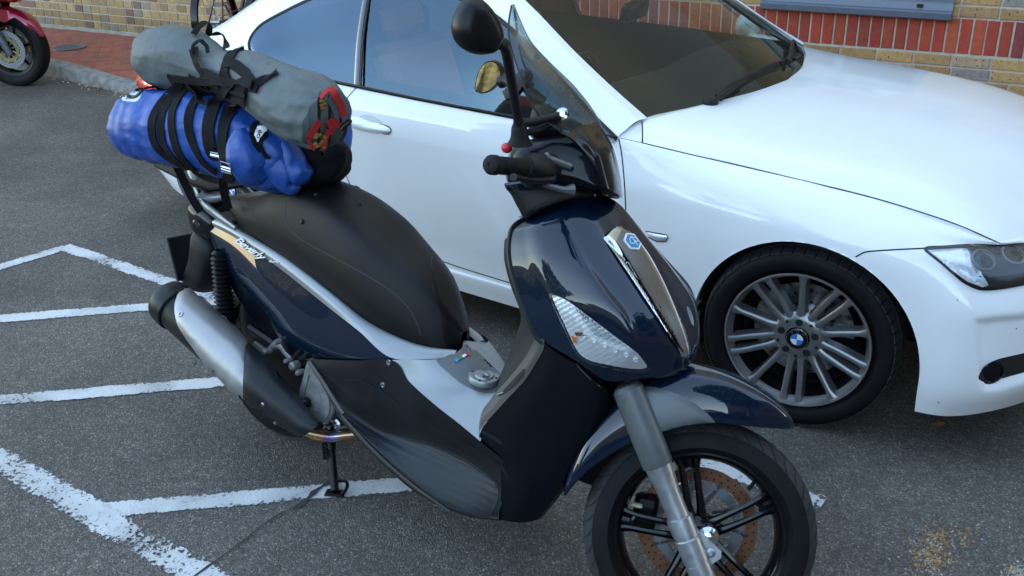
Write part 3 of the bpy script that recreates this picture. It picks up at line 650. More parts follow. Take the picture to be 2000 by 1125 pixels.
# ============================================================ two bicycles in front of the wall
def bicycle(o, yaw, lean, frame_mat, label, steer=0.0):
    F = mkframe(o, yaw, lean); b = thing('bicycle', F.M, label, 'bicycle', 'bicycles parked by the wall'); r = .34
    for x, st in ((0, 0), (1.04, steer)):
        T = F.M @ Matrix.Translation((x, 0, r)) @ Matrix.Rotation(st, 4, 'Z')
        w_ = MB(); w_.lathe([(r-.018+.018*math.cos(a*math.pi/4), .018*math.sin(a*math.pi/4)) for a in range(9)], (0, 0, 0), (0, 1, 0), 56)
        tyre = w_.build('wheel', 'rubber', b, T)
        q = MB(); q.lathe([(r-.036, -.009), (r-.045, -.007), (r-.045, .007), (r-.036, .009), (r-.036, -.009)], (0, 0, 0), (0, 1, 0), 56); q.tube([(0, -.04, 0), (0, .04, 0)], .018, 10)
        pp = radial((0, 0, 0), (0, 1, 0), (0, 0, 1))
        for k in range(28): q.tube([pp(.018, k*.2244+(.4 if k % 2 else -.4), .022 if k % 4 < 2 else -.022), pp(r-.04, k*.2244, 0)], .0012, 4, caps=False)
        q.build('rim', 'steel', tyre, T)
    fr = MB(); bb = Vector((.43, 0, .29)); st_ = Vector((.28, 0, .78)); ht = Vector((.80, 0, .80)); hb = Vector((.83, 0, .66))
    for p, q, rr in ((bb, st_, .015), (st_-Vector((-.01, 0, .03)), ht, .014), (bb, hb, .018), (hb, ht, .019)): fr.tube([p, q], rr, 10)
    for sg in (-1, 1):
        fr.tube([bb+Vector((0, sg*.03, 0)), Vector((0, sg*.06, r))], .009, 8); fr.tube([st_-Vector((0, 0, .04)), Vector((0, sg*.06, r))], .008, 8)
        fr.tube([hb, Vector((.88, sg*.05, .6)), Vector((1.04, sg*.05, r))], .011, 8)
    fr.build('frame', frame_mat, b, F.M)
    mgd = MB()
    for x, a0, a1 in ((0, -20, 190), (1.04, 20, 175)): mgd.grid([[Vector((x+math.cos(R(t))*(r+.02), y, r+math.sin(R(t))*(r+.02))) for y in (-.026, -.015, 0, .015, .026)] for t in range(a0, a1, 6)])
    mgd.build('mudguard', 'gloss_black', b, F.M, thick=.002)
    cr2 = MB(); cr2.lathe([(.03, -.045), (.095, -.045), (.095, -.041), (.03, -.041), (.03, -.045)], bb, (0, 1, 0), 36); cr2.tube([bb+Vector((0, -.06, 0)), bb+Vector((.08, -.065, -.14))], .010, 8); cr2.tube([bb+Vector((0, .06, 0)), bb+Vector((-.08, .065, .14))], .010, 8)
    cr2.tube([bb+Vector((0, -.06, 0)), bb+Vector((0, .06, 0))], .018, 10); cr2.box(bb+Vector((.08, -.11, -.14)), (.09, .08, .02)); cr2.box(bb+Vector((-.08, .11, .14)), (.09, .08, .02))
    cr2.tube([bb+Vector((0, -.043, .095)), Vector((0, -.043, r+.035)), Vector((-.035, -.043, r)), Vector((0, -.043, r-.035)), bb+Vector((0, -.043, -.095))], .004, 6)
    cr2.build('crankset', 'steel', b, F.M)
    sd2 = MB(); sd2.tube([st_, st_+Vector((-.04, 0, .17))], .012, 8); sd2.ell(st_+Vector((-.05, 0, .19)), (.13, .07, .025)); sd2.build('saddle', 'vinyl', b, F.M)
    hb2 = MB(); hb2.tube([ht, ht+Vector((-.02, 0, .12)), ht+Vector((.04, 0, .16))], .013, 8); hb2.tube([ht+Vector((-.06, -.28, .18)), ht+Vector((.04, -.1, .16)), ht+Vector((.04, .1, .16)), ht+Vector((-.06, .28, .18))], .012, 8, smooth=16)
    hb2.build('handlebar', 'satin_black', b, F.M)
    return b
M['bike_brown'] = mat('bike_brown', (.05, .025, .015), .35, .3, .5); M['bike_blue'] = mat('bike_blue', (.03, .09, .16), .35, .3, .6)
o1 = G(437, 128, .1); dy = R(108)
dv = Vector((math.cos(dy), math.sin(dy), 0))
bicycle(o1+Vector((-.02, .02, 0)), dy, R(3), 'bike_brown', 'dark bicycle with brown frame nearer the motorcycle, standing at the wall')
bicycle(o1+Vector((.42, .12, 0)), R(100), R(-3), 'bike_blue', 'blue bicycle partly hidden behind the white car roof', steer=.3)

# ============================================================ unseen surroundings; some pieces are added to shape reflections and shade
bh = thing('terraced_house', Matrix.Translation((0, -22, 0)), 'long two storey brick house row behind the photographer', 'building')
q = MB(); q.box((2, -23, 2.6), (30, 2, 5.2)); M['house_brick'] = mat('house_brick', (.13, .085, .045), .9, noise=.3, nscale=3, bump=.3, bscale=40); hw_ = q.build('wall', 'house_brick', bh, smooth=False)
q = MB(); q.add([(-13.3, -21.7, 5.2), (17.3, -21.7, 5.2), (17.3, -24.6, 7.0), (-13.3, -24.6, 7.0), (-13.3, -27, 5.2), (17.3, -27, 5.2)], [[0, 1, 2, 3], [3, 2, 5, 4], [0, 3, 4], [1, 5, 2], [0, 4, 5, 1]]); M['tiles'] = mat('tiles', (.07, .05, .045), .8, noise=.3, nscale=6); q.build('roof', 'tiles', bh, smooth=False)
for k in range(9):
    for z in (1.5, 4.1):
        x = -11+k*3.2; q = MB(); q.box((x, -21.99, z), (1.5, .06, 1.3)); wn = q.build('window', 'kerb', bh, smooth=False)
        for dx in (-.36, .36): q = MB(); q.box((x+dx, -21.95, z), (.62, .02, 1.12)); q.build('pane', 'pane', wn, smooth=False)
M['bark'] = mat('bark', (.08, .06, .045), .9, noise=.3, nscale=10, bump=.5, bscale=30); M['leaves'] = mat('leaves', (.05, .085, .02), .6, noise=.4, nscale=3)
for (x, y, h, r, lbl) in ((-13, -13, 7.0, 2.4, 'broad green tree standing left of the photographer'), (5.2, -2.2, 9.0, 3.0, 'tall green tree added out of view on the right to darken the car park')):  # right-hand tree is added to darken the shield reflections and tarmac
    t = thing('broadleaf_tree', Matrix.Translation((x, y, 0)), lbl, 'tree', 'trees behind the photographer'); q = MB(); q.tube([(x, y, 0), (x+.1, y, h*.3), (x, y+.1, h*.75)], [.2, .15, .05], 10, smooth=12)
    for k in range(9): a = k*2.4; z = h*(.3+.045*k); q.tube([(x, y, z), (x+math.cos(a)*r*.4, y+math.sin(a)*r*.4, z+.5), (x+math.cos(a)*r*.75, y+math.sin(a)*r*.75, z+1.1)], [.06, .04, .015], 6)
    q.build('trunk', 'bark', t); q = MB()
    for i in range(9000):
        a = rnd.uniform(0, 6.28); ph = math.acos(rnd.uniform(-1, 1)); k = rnd.uniform(.45, 1)**.5; bump_ = 1+.25*math.sin(3*a+x)*math.sin(4*ph)
        c_ = Vector((x+math.cos(a)*math.sin(ph)*r*k*bump_, y+math.sin(a)*math.sin(ph)*r*k*bump_, h*.66+math.cos(ph)*h*.33*k*bump_)); e1 = Vector((rnd.gauss(0, 1), rnd.gauss(0, 1), rnd.gauss(0, 1))).normalized()*.05*r; e2 = e1.cross(Vector((rnd.gauss(0, 1), rnd.gauss(0, 1), rnd.gauss(0, 1)))).normalized()*.035*r
        q.add([c_-e1, c_+e2, c_+e1, c_-e2], [[0, 1, 2, 3]])
    q.build('crown', 'leaves', t, smooth=False, weld=0)

bw_ = thing('added_side_building', Matrix.Translation((10, -2, 0)), 'unseen dark brick block added on the right to darken reflections', 'building')  # added out of view: darkens panel reflections and the right foreground
q = MB(); q.box((12.5, -2.5, 4.2), (5, 18, 8.4)); M['dark_brick'] = mat('dark_brick', (.10, .065, .045), .9, noise=.3, nscale=4, bump=.3, bscale=40); q.build('wall', 'dark_brick', bw_, smooth=False)
for y in (-9, -5, -1, 3): q = MB(); q.box((9.99, y, 3.6), (.06, 1.4, 1.3)); q.build('window', 'pane', bw_, smooth=False)

hg = MB()
def unseen_hedge(x0, x1, y, h, d):
    nx = int((x1-x0)/.12); rows = []
    for i in range(nx+1):
        x = x0+(x1-x0)*i/nx; r_ = []
        for k in range(15):
            a = math.pi*k/14; yy = y+d*math.cos(a); zz = h*min(1, 1.35*math.sin(a)); r_.append(Vector((x+rnd.uniform(-.05, .05), yy+rnd.uniform(-.09, .09), max(0, zz+rnd.uniform(-.08, .08)))))
        rows.append(r_)
    hg.grid(rows)
unseen_hedge(-18, 9.5, -6.2, 2.1, .6)  # added out of view to hide sunlit ground from the glossy panels
M['unseen_hedge'] = mat('unseen_hedge', (.055, .05, .014), .8, noise=.6, nscale=9, bump=1, bscale=20)
tag(hg.build('unseen_hedge', 'unseen_hedge', smooth=False), 'unseen leafy screen added to keep sunlit ground out of reflections', 'unseen_hedge')
# ============================================================ THE WHITE CAR
def c(x, s, z): return Vector((x, YC-s, z))
car = thing('parked_car', CF.M, 'white two door coupe with alloy wheels parked along the brick wall behind the scooter', 'car')
#        0               1                 2                 3                 4                5                6               7               8               9               10             11             12             13             14            15
W = [
 [(-3.58,0,0.27), (-3.52,0.52,0.275), (-3.37,0.76,0.3), (-3.17,0.845,0.235), (-2.76,0.85,0.18), (-2.35,0.85,0.16), (-1.9,0.852,0.152), (-1.3,0.858,0.15), (-0.65,0.862,0.15), (-0.37,0.865,0.155), (0,0.87,0.17), (0.36,0.868,0.192), (0.52,0.81,0.192), (0.68,0.6,0.2), (0.77,0.3,0.2), (0.79,0,0.2)],
 [(-3.62,0,0.36), (-3.56,0.55,0.36), (-3.41,0.79,0.36), (-3.17,0.865,0.3), (-2.76,0.875,0.25), (-2.35,0.872,0.235), (-1.9,0.866,0.225), (-1.3,0.866,0.222), (-0.65,0.868,0.222), (-0.37,0.875,0.24), (0,0.885,0.26), (0.36,0.878,0.27), (0.54,0.83,0.27), (0.71,0.62,0.28), (0.8,0.3,0.28), (0.83,0,0.28)],
 [(-3.63,0,0.42), (-3.57,0.56,0.42), (-3.42,0.8,0.41), (-3.17,0.875,0.38), (-2.76,0.888,0.33), (-2.35,0.872,0.275), (-1.9,0.862,0.256), (-1.3,0.858,0.252), (-0.65,0.862,0.254), (-0.37,0.88,0.29), (0,0.892,0.34), (0.36,0.878,0.34), (0.54,0.835,0.34), (0.715,0.63,0.34), (0.81,0.3,0.34), (0.83,0,0.34)],
 [(-3.64,0,0.52), (-3.58,0.58,0.52), (-3.44,0.81,0.51), (-3.17,0.885,0.48), (-2.76,0.896,0.46), (-2.35,0.88,0.42), (-1.9,0.873,0.4), (-1.3,0.869,0.4), (-0.65,0.872,0.4), (-0.37,0.886,0.43), (0,0.894,0.47), (0.33,0.876,0.45), (0.53,0.832,0.44), (0.71,0.64,0.43), (0.8,0.3,0.42), (0.82,0,0.42)],
 [(-3.65,0,0.6), (-3.59,0.59,0.6), (-3.46,0.8,0.6), (-3.17,0.886,0.61), (-2.76,0.899,0.6), (-2.35,0.889,0.58), (-1.9,0.882,0.57), (-1.3,0.878,0.56), (-0.65,0.879,0.555), (-0.37,0.888,0.57), (0,0.895,0.59), (0.31,0.87,0.56), (0.52,0.825,0.54), (0.7,0.64,0.53), (0.79,0.3,0.52), (0.81,0,0.52)],
 [(-3.65,0,0.68), (-3.59,0.58,0.68), (-3.47,0.78,0.68), (-3.17,0.872,0.73), (-2.76,0.892,0.72), (-2.35,0.889,0.72), (-1.9,0.886,0.715), (-1.3,0.883,0.705), (-0.65,0.88,0.69), (-0.37,0.882,0.685), (0,0.886,0.68), (0.29,0.862,0.655), (0.5,0.8,0.62), (0.68,0.62,0.61), (0.77,0.3,0.6), (0.79,0,0.6)],
 [(-3.64,0,0.745), (-3.58,0.56,0.745), (-3.47,0.75,0.745), (-3.17,0.845,0.82), (-2.76,0.872,0.81), (-2.35,0.88,0.8), (-1.9,0.884,0.785), (-1.3,0.882,0.77), (-0.65,0.875,0.755), (-0.37,0.872,0.745), (0,0.868,0.735), (0.27,0.845,0.71), (0.47,0.775,0.67), (0.66,0.6,0.65), (0.755,0.28,0.64), (0.77,0,0.63)],
 [(-3.61,0,0.81), (-3.55,0.52,0.81), (-3.44,0.69,0.815), (-3.17,0.8,0.885), (-2.76,0.835,0.9), (-2.35,0.855,0.885), (-1.9,0.866,0.865), (-1.3,0.866,0.85), (-0.65,0.855,0.83), (-0.37,0.842,0.81), (0,0.825,0.79), (0.25,0.8,0.76), (0.44,0.735,0.71), (0.63,0.565,0.68), (0.74,0.26,0.66), (0.755,0,0.66)],
 [(-3.58,0,0.86), (-3.52,0.48,0.86), (-3.36,0.625,0.868), (-3.14,0.735,0.95), (-2.76,0.79,0.966), (-2.35,0.823,0.94), (-1.9,0.836,0.917), (-1.3,0.839,0.904), (-0.7,0.838,0.889), (-0.4,0.783,0.86), (-0.02,0.765,0.828), (0.22,0.745,0.795), (0.5,0.685,0.722), (0.6,0.53,0.712), (0.715,0.25,0.7), (0.73,0,0.7)],
]
ARCH = [(.02, .300, .377), (-2.755, .300, .372)]
def body_shell():
    rails = [[c(*q) for q in r] for r in W]
    rails.append([q+Vector((-.006 if q.x > .6 else 0, .030 if q.x < .6 else 0, -.012 if q.x > -.7 else .001)) for q in rails[-1]])
    mb = MB(); mb.patch(rails, 480, 110)
    bm = bmesh.new(); vs = [bm.verts.new(q) for q in mb.v]
    for f in mb.f:
        try: bm.faces.new([vs[i] for i in f])
        except ValueError: pass
    def dist(v, a):
        xc, zc, r = a; dx, dz = v.co.x-xc, v.co.z-zc
        if dz < 0: return abs(dx)-r
        return math.hypot(dx, dz)-r
    for a in ARCH:
        inside = {v for v in bm.verts if dist(v, a) < -1e-5}
        bmesh.ops.delete(bm, geom=[f for f in bm.faces if all(v in inside for v in f.verts)], context='FACES')
        mv = [v for v in bm.verts if v.is_valid and v in inside]
        for v in mv:
            if not v.link_faces: bm.verts.remove(v); continue
            xc, zc, r = a; dx, dz = v.co.x-xc, v.co.z-zc
            if dz < 0: v.co.x = xc+math.copysign(r, dx)
            else: k = r/max(1e-6, math.hypot(dx, dz)); v.co.x = xc+dx*k; v.co.z = zc+dz*k
        be = [e for e in bm.edges if len(e.link_faces) == 1 and all(abs(dist(v, a)) < 2e-4 for v in e.verts)]
        if be:
            r_ = bmesh.ops.extrude_edge_only(bm, edges=be)
            for v in r_['geom']:
                if isinstance(v, bmesh.types.BMVert):
                    v.co.y += .035; xc, zc, r = a; v.co.x += (v.co.x-xc)*.03; v.co.z += max(0, (v.co.z-zc))*.03
    # turn the lower edge inwards
    lo = [e for e in bm.edges if len(e.link_faces) == 1 and all(v.co.z < .5 for v in e.verts) and all(v.co.y < YC-.01 or True for v in e.verts) and all(min(abs(dist(v, a)) for a in ARCH) > .01 for v in e.verts)]
    lo = [e for e in lo if not all(abs(v.co.y-YC) < 1e-3 for v in e.verts)]
    r_ = bmesh.ops.extrude_edge_only(bm, edges=lo)
    for v in r_['geom']:
        if isinstance(v, bmesh.types.BMVert): v.co.y += .05*(1 if v.co.y < YC else -1); v.co.z += .004
    RG = [(1897,620), (1960,612), (2110,598), (2230,640), (2200,715), (2080,735), (2000,752), (1955,768), (1918,768), (1906,745), (1902,690)]
    for v in bm.verts:
        if v.co.x > .42 and v.co.z < .62:
            P = CF.w(v.co)-CAM; zz = P.dot(cF); u_, v_ = 1000+2000*P.dot(cR)/zz, 562.5-2000*P.dot(cU)/zz
            ins = False; n_ = len(RG)
            for i in range(n_):
                x1_, y1_ = RG[i]; x2_, y2_ = RG[(i+1) % n_]
                if (y1_ > v_) != (y2_ > v_) and u_ < (x2_-x1_)*(v_-y1_)/(y2_-y1_)+x1_: ins = not ins
            if ins: k_ = min(1, edist(u_, v_, RG)/24); v.co.y += .013*k_*k_*(3-2*k_); v.co.x -= .008*k_*k_*(3-2*k_)
    bm.verts.index_update(); o = MB(); o.add([v.co.copy() for v in bm.verts], [[v.index for v in f.verts] for f in bm.faces]); bm.free(); return o
shell = body_shell(); body = MB(); body._join(shell); body.mirror(YC)
bodyob = body.build('body', 'white_paint', car, CF.M, sharp=50)
# bonnet
Hh = [
 [(-.617,.803,.877), (-.40,.783,.862), (-.02,.765,.830), (.22,.745,.797), (.38,.715,.763), (.50,.685,.724)],
 [(-.645,.755,.915), (-.42,.735,.897), (-.03,.715,.872), (.21,.69,.843), (.38,.655,.800), (.545,.60,.722)],
 [(-.655,.70,.935), (-.43,.68,.915), (-.03,.66,.890), (.21,.635,.862), (.39,.60,.818), (.575,.53,.722)],
 [(-.565,.52,.945), (-.38,.50,.934), (-.02,.48,.910), (.23,.46,.880), (.43,.43,.828), (.65,.40,.715)],
 [(-.465,.24,.950), (-.30,.23,.945), (0,.22,.926), (.26,.21,.893), (.48,.20,.838), (.715,.19,.705)],
 [(-.43,0,.950), (-.28,0,.946), (0,0,.928), (.27,0,.895), (.50,0,.840), (.73,0,.705)],
]
hrr = [[c(*q) for q in r]+[c(r[-1][0]+.014, r[-1][1], r[-1][2]-.035)] for r in Hh]; hrr.insert(0, [q+Vector((0, .004, -.022)) for q in hrr[0]]); hood = MB(); hood.patch([hrr[0], hrr[1]], 70, 3); hood.patch(hrr[1:], 70, 50); hood.mirror(YC)
bon = hood.build('bonnet', 'white_paint', car, CF.M, sharp=50)
# boot lid and deck
Tk = [[(-3.09,.742,.958), (-3.22,.70,.915), (-3.36,.63,.870)], [(-3.06,.50,.995), (-3.27,.47,.925), (-3.50,.44,.865)], [(-3.04,.2,1.01), (-3.29,.2,.93), (-3.565,.2,.862)], [(-3.03,0,1.012), (-3.30,0,.932), (-3.58,0,.862)]]
tk = MB(); tk.patch([[c(*q) for q in r] for r in Tk], 30, 30); tk.mirror(YC); tk.build('boot_lid', 'white_paint', car, CF.M)
# side window outline, roof rail
D = [(-.69,.845,.894), (-.835,.800,.965), (-1.06,.745,1.108), (-1.28,.695,1.217), (-1.45,.655,1.262), (-1.68,.635,1.286), (-1.96,.630,1.292), (-2.14,.637,1.262), (-2.31,.66,1.20), (-2.43,.685,1.148), (-2.545,.73,1.085), (-2.575,.775,1.02), (-2.52,.805,.965), (-2.45,.816,.948)]
B = [(-.69,.845,.892), (-.80,.842,.894), (-1.0,.841,.899), (-1.2,.840,.903), (-1.4,.839,.906), (-1.62,.838,.910), (-1.87,.837,.917), (-2.02,.834,.921), (-2.14,.831,.927), (-2.24,.828,.933), (-2.33,.824,.939), (-2.40,.820,.944), (-2.43,.818,.946), (-2.45,.817,.947)]
RL = [(-.645,.715,.937), (-.80,.694,1.022), (-.98,.665,1.128), (-1.18,.628,1.255), (-1.33,.595,1.322), (-1.6,.567,1.352), (-1.9,.552,1.357), (-2.15,.552,1.34), (-2.38,.562,1.295), (-2.55,.58,1.24), (-2.75,.60,1.14), (-2.93,.64,1.04), (-3.03,.69,.99), (-3.12,.742,.955)]
def V(q): return Vector(q)
mid1 = [V(a).lerp(V(b), .35)+Vector((0, .012, .008)) for a, b in zip(D, RL)]; mid2 = [V(a).lerp(V(b), .72)+Vector((0, .014, .012)) for a, b in zip(D, RL)]
D0 = [V(q)+Vector((0, -.012, 0)) for q in D]
pil = MB(); pil.patch([[c(*q) for q in r] for r in (D0, D, mid1, mid2, RL)], 120, 26)
# quarter panel shoulder between the window tip and the boot
pil.patch([[c(*q) for q in r] for r in ([(-2.45,.817,.948), (-2.6,.806,.958), (-2.76,.79,.966), (-2.95,.765,.965), (-3.12,.742,.955)], [V(D[13]).lerp(V(RL[13]), k)+Vector((0, .004, .012*math.sin(k*math.pi))) for k in (0, .25, .5, .75, 1)])], 30, 6)
roofr = [[(-1.33,.595,1.322), (-1.6,.567,1.352), (-1.9,.552,1.357), (-2.15,.552,1.34), (-2.38,.562,1.295), (-2.52,.577,1.25)], [(-1.26,.36,1.345), (-1.55,.35,1.375), (-1.9,.34,1.382), (-2.18,.35,1.365), (-2.4,.36,1.325), (-2.54,.37,1.285)], [(-1.20,0,1.352), (-1.5,0,1.386), (-1.9,0,1.394), (-2.2,0,1.374), (-2.4,0,1.34), (-2.55,0,1.298)]]
pil.patch([[c(*q) for q in r] for r in roofr], 50, 26); pil.mirror(YC)
pil2 = MB(); pil2.patch([[c(-.74,.838,.886), c(-.70,.842,.893), c(-.68,.79,.915), c(-.66,.72,.934)], [c(-.61,.806,.868), c(-.62,.80,.882), c(-.64,.755,.910), c(-.64,.70,.935)]], 16, 6); pil2.pair('scuttle', 'white_paint', car, CF.M, y=YC)
roof = pil.build('roof', 'white_paint', car, CF.M, sharp=50)
def full(rows): return [[c(*q) for q in r] for r in rows]+[[c(q[0], -q[1], q[2]) for q in r] for r in rows[-2::-1]]
ws = MB(); ws.patch(full([[(-.645,.715,.937), (-.80,.694,1.020), (-.98,.665,1.126), (-1.18,.628,1.252), (-1.31,.598,1.318)], [(-.50,.42,.935), (-.70,.41,1.06), (-.90,.39,1.175), (-1.11,.375,1.285), (-1.25,.36,1.343)], [(-.40,0,.925), (-.62,0,1.065), (-.84,0,1.19), (-1.06,0,1.30), (-1.20,0,1.350)]]), 30, 60)
ws.build('windscreen', 'windscreen', car, CF.M)
rw = MB(); rw.patch(full([[(-2.52,.577,1.25), (-2.75,.60,1.14), (-2.93,.64,1.04), (-3.06,.66,.985)], [(-2.54,.37,1.285), (-2.78,.38,1.17), (-2.95,.39,1.07), (-3.07,.40,1.0)], [(-2.55,0,1.298), (-2.80,0,1.185), (-2.96,0,1.09), (-3.07,0,1.01)]]), 20, 30)
rw.build('rear_window', 'rear_tint', car, CF.M)
def glass_rows(i0, i1, sh=0):
    d = [V(q)+Vector((0, .004, 0)) for q in D[i0:i1]]; b = [V(q)+Vector((0, .004, -.02)) for q in B[i0:i1]]
    m = [V(p).lerp(V(q), .5)+Vector((0, .014, 0)) for p, q in zip(b, d)]; return [[c(*q) for q in r] for r in (b, m, d)]
for sg in (1, -1):
    for i0, i1, mt in ((0, 7, 'tinted'), (6, 14, 'rear_tint')):
        g_ = MB(); g_.patch(glass_rows(i0, i1), 50, 20)
        if sg < 0: g_.v = [Vector((q.x, 2*YC-q.y, q.z)) for q in g_.v]
        g_.build('side_window', mt, car, CF.M)
sidebvh = MB(); sidebvh.patch(glass_rows(0, 14), 90, 24); SB = sidebvh.bvh(CF.M)
allb = MB(); allb._join(body); allb._join(hood); allb._join(pil); AB = allb.bvh(CF.M)
# rubber seals and trim round the side glass (both sides)
tr = MB()
def sealpath(P, w, h, off=(0, .004, 0)):
    P = [c(*(V(q)+Vector(off))) for q in P]; tr.tube(P, [(w, h)]*len(P), 8, smooth=0, flat=(0, 1, 0))
Ds = spl([V(q) for q in D], 80)
sealpath([q+Vector((0, .000, -.004)) for q in Ds], .005, .011)
Bs = spl([V(q) for q in B], 60); sealpath([q+Vector((0, .000, .002)) for q in Bs], .006, .007)
bp0, bp1 = V(B[6]), V(D[6]); m_ = bp0.lerp(bp1, .5)+Vector((0, .014, 0))
sealpath(spl([bp0, m_, bp1], 12), .004, .005, (0, .006, 0)); tr.pair('window_seal', 'satin_black', car, CF.M, y=YC)
tr = MB(); sh = Vector((-.026, 0, .0)); sealpath(spl([bp0+sh, m_+sh, bp1+sh], 12), .003, .015, (0, .003, 0)); 
M['pillar'] = mat('pillar', (.05, .055, .065), .18, 0, .6); tr.pair('pillar_trim', 'pillar', car, CF.M, y=YC)
tr = MB(); wb = [c(*q) for q in [(-.640,.718,.934), (-.57,.60,.936), (-.50,.42,.936), (-.43,.2,.932), (-.40,0,.930)]]
# cowl, dashboard, cabin
cw = MB(); cw.patch([[c(-.655,.70,.928), c(-.565,.52,.936), c(-.465,.24,.941), c(-.43,0,.941)], [c(-.70,.69,.93), c(-.60,.5,.925), c(-.50,.24,.92), c(-.46,0,.915)]], 20, 4); cw.mirror(YC); cw.build('cowl', 'black_plastic', car, CF.M)
cb = MB()
cb.patch([[c(-.62,.70,.90), c(-.52,.35,.90), c(-.48,0,.90), c(-.52,-.35,.90), c(-.62,-.70,.90)], [c(-.85,.72,.93), c(-.82,.35,.94), c(-.80,0,.94), c(-.82,-.35,.94), c(-.85,-.72,.93)], [c(-1.06,.74,.88), c(-1.04,.35,.91), c(-1.02,0,.90), c(-1.04,-.35,.90), c(-1.06,-.74,.88)], [c(-1.1,.74,.6), c(-1.08,.35,.6), c(-1.06,0,.6), c(-1.08,-.35,.6), c(-1.1,-.74,.6)]], 24, 16)
cb.add([c(-.6,.80,.22), c(-.6,-.80,.22), c(-3.3,-.80,.24), c(-3.3,.80,.24)], [[0, 1, 2, 3]]); cb.add([c(-.64,.80,.22), c(-.64,-.80,.22), c(-.64,-.70,.9), c(-.64,.70,.9)], [[0, 1, 2, 3]])
cb.add([c(-2.9,.80,.24), c(-2.9,-.80,.24), c(-2.9,-.66,1.0), c(-2.9,.66,1.0)], [[0, 1, 2, 3]]); cb.add([c(-2.9,.66,1.0), c(-2.9,-.66,1.0), c(-3.06,-.64,1.0), c(-3.06,.64,1.0)], [[0, 1, 2, 3]])
for s in (1, -1):
    cb.patch([[c(-.70, s*.828,.885), c(-1.3,s*.828,.905), c(-1.9,s*.826,.918), c(-2.5,s*.80,.945)], [c(-.70, s*.79,.88), c(-1.3,s*.79,.90), c(-1.9,s*.79,.91), c(-2.6,s*.77,.93)], [c(-.70, s*.79,.3), c(-1.3,s*.79,.3), c(-1.9,s*.79,.3), c(-2.9,s*.77,.3)]], 20, 8)
cb.tube([c(-1.18+.18*.3*math.sin(t*.3), .37+.18*math.cos(t*.3), .86+.18*math.sin(t*.3)) for t in range(22)], .014, 8)
cb.box(c(-1.13,.37,.86), (.06,.12,.12), bev=.02); cb.box(c(-1.5,0,.45), (1.0,.2,.3), bev=.03)
cb.build('cabin', 'dash', car, CF.M)
hr = CF.p(812, 60, YC-.37)
for s in (.37, -.37):
    st = MB(); st.box(c(-1.55,s,.45), (.5,.46,.2), bev=.05); st.box(c(-1.93,s,.74), (.14,.46,.60), ex=(.95,0,.3), ez=(-.3,0,.95), bev=.05); st.box(c(-2.05,s,1.11), (.09,.25,.16), ex=(.97,0,.22), ez=(-.22,0,.97), bev=.035)
    st.tube([c(-2.02,s+.06,1.0), c(-2.05,s+.06,1.08)], .007, 6); st.tube([c(-2.02,s-.06,1.0), c(-2.05,s-.06,1.08)], .007, 6); st.build('seat', 'seat_red', car, CF.M)
st = MB(); st.box(c(-2.5,0,.5), (.5,1.2,.2), bev=.05); st.box(c(-2.75,0,.75), (.14,1.2,.5), bev=.04); st.build('rear_seat', 'dash', car, CF.M)
rm = MB(); mc = CF.p(1240, 20, YC+.02); rm.box(mc, (.035, .24, .075), ex=(.97, .1, -.2), ey=(-.1, 1, 0), ez=(.2, 0, .97), bev=.015); rm.tube([mc+Vector((.02, 0, .02)), mc+Vector((.07, 0, .07))], .018, 8); rm.build('interior_mirror', 'satin_black', car, CF.M)
# wipers
wp = MB()
def onws(u, v, off=.012): P, n = hit(WSB, u, v); return CF.l(P+n*off)
WSB = ws.bvh(CF.M)
wp.tube([onws(1385, 208, .02), onws(1410, 192, .03), onws(1450, 168, .025)], [.009, .007, .006], 8); wp.tube([onws(1400, 196), onws(1440, 165), onws(1515, 130)], [(.008, .016)]*3, 8, smooth=14); wp.ell(onws(1387, 200, .0), (.03, .03, .02)); wp.build('wiper', 'black_plastic', car, CF.M)
wp = MB(); wp.tube([onws(1552, 108, .02), onws(1540, 92, .03), onws(1535, 130, .02)], .008, 8); wp.tube([onws(1556, 112), onws(1540, 118), onws(1520, 128)], .008, 8); wp.build('wiper', 'black_plastic', car, CF.M)
# panel gaps
def gap(px, w=.0042, tgt=None, n=60, smooth=True, name='panel_gap'):
    r = ribbon(px, tgt or AB, w, off=.0007, th=.0003, n=n, smooth=smooth); return r
gp = MB()
for px in ([(1254, 279), (1350, 302), (1450, 325), (1575, 354), (1700, 385), (1800, 415), (1880, 443), (1952, 475)],
           [(1254, 236), (1255, 258), (1255, 279)],
           [(1208, 268), (1214, 300), (1219, 350), (1222, 405), (1223, 480), (1223, 560), (1224, 625)],
           [(860, 509), (910, 526), (1010, 557), (1100, 586), (1224, 626)],
           [(702, 167), (688, 180), (670, 205), (662, 245), (662, 285), (668, 318), (680, 352), (703, 400), (750, 450), (800, 486), (860, 509)],
           [(1671, 502), (1688, 493), (1710, 490), (1760, 487), (1805, 485)]):
    gp._join(gap(px))
gp._join(gap([(1208, 269), (1254, 279)], .0022))
gp.build('panel_gap', 'gap', car)
# door handle
h_ = skin(smooth_poly([(684, 232), (700, 229), (722, 237), (748, 243), (762, 250), (764, 258), (754, 262), (728, 260), (700, 254), (684, 246)], 40), AB, .001, .012, bulge=.018, bw=11, res=4)
ho = h_.build('door_handle', 'white_paint', car); gp = ribbon([(742, 242), (758, 247), (764, 254), (760, 261), (748, 261)], AB, .004, .003, n=20); gp.build('panel_gap', 'gap', ho)
dh = skin(smooth_poly([(700, 229), (712, 224), (728, 226), (744, 236), (744, 241), (722, 237)], 24), AB, .0005, .001, res=4)
M['recess_shade'] = mat('recess_shade', (.62, .65, .67), .35, 0, 1, .05); dh.build('handle_recess_shade', 'recess_shade', ho)  # greyer patch paints the shade of the handle bowl; no hollow is cut
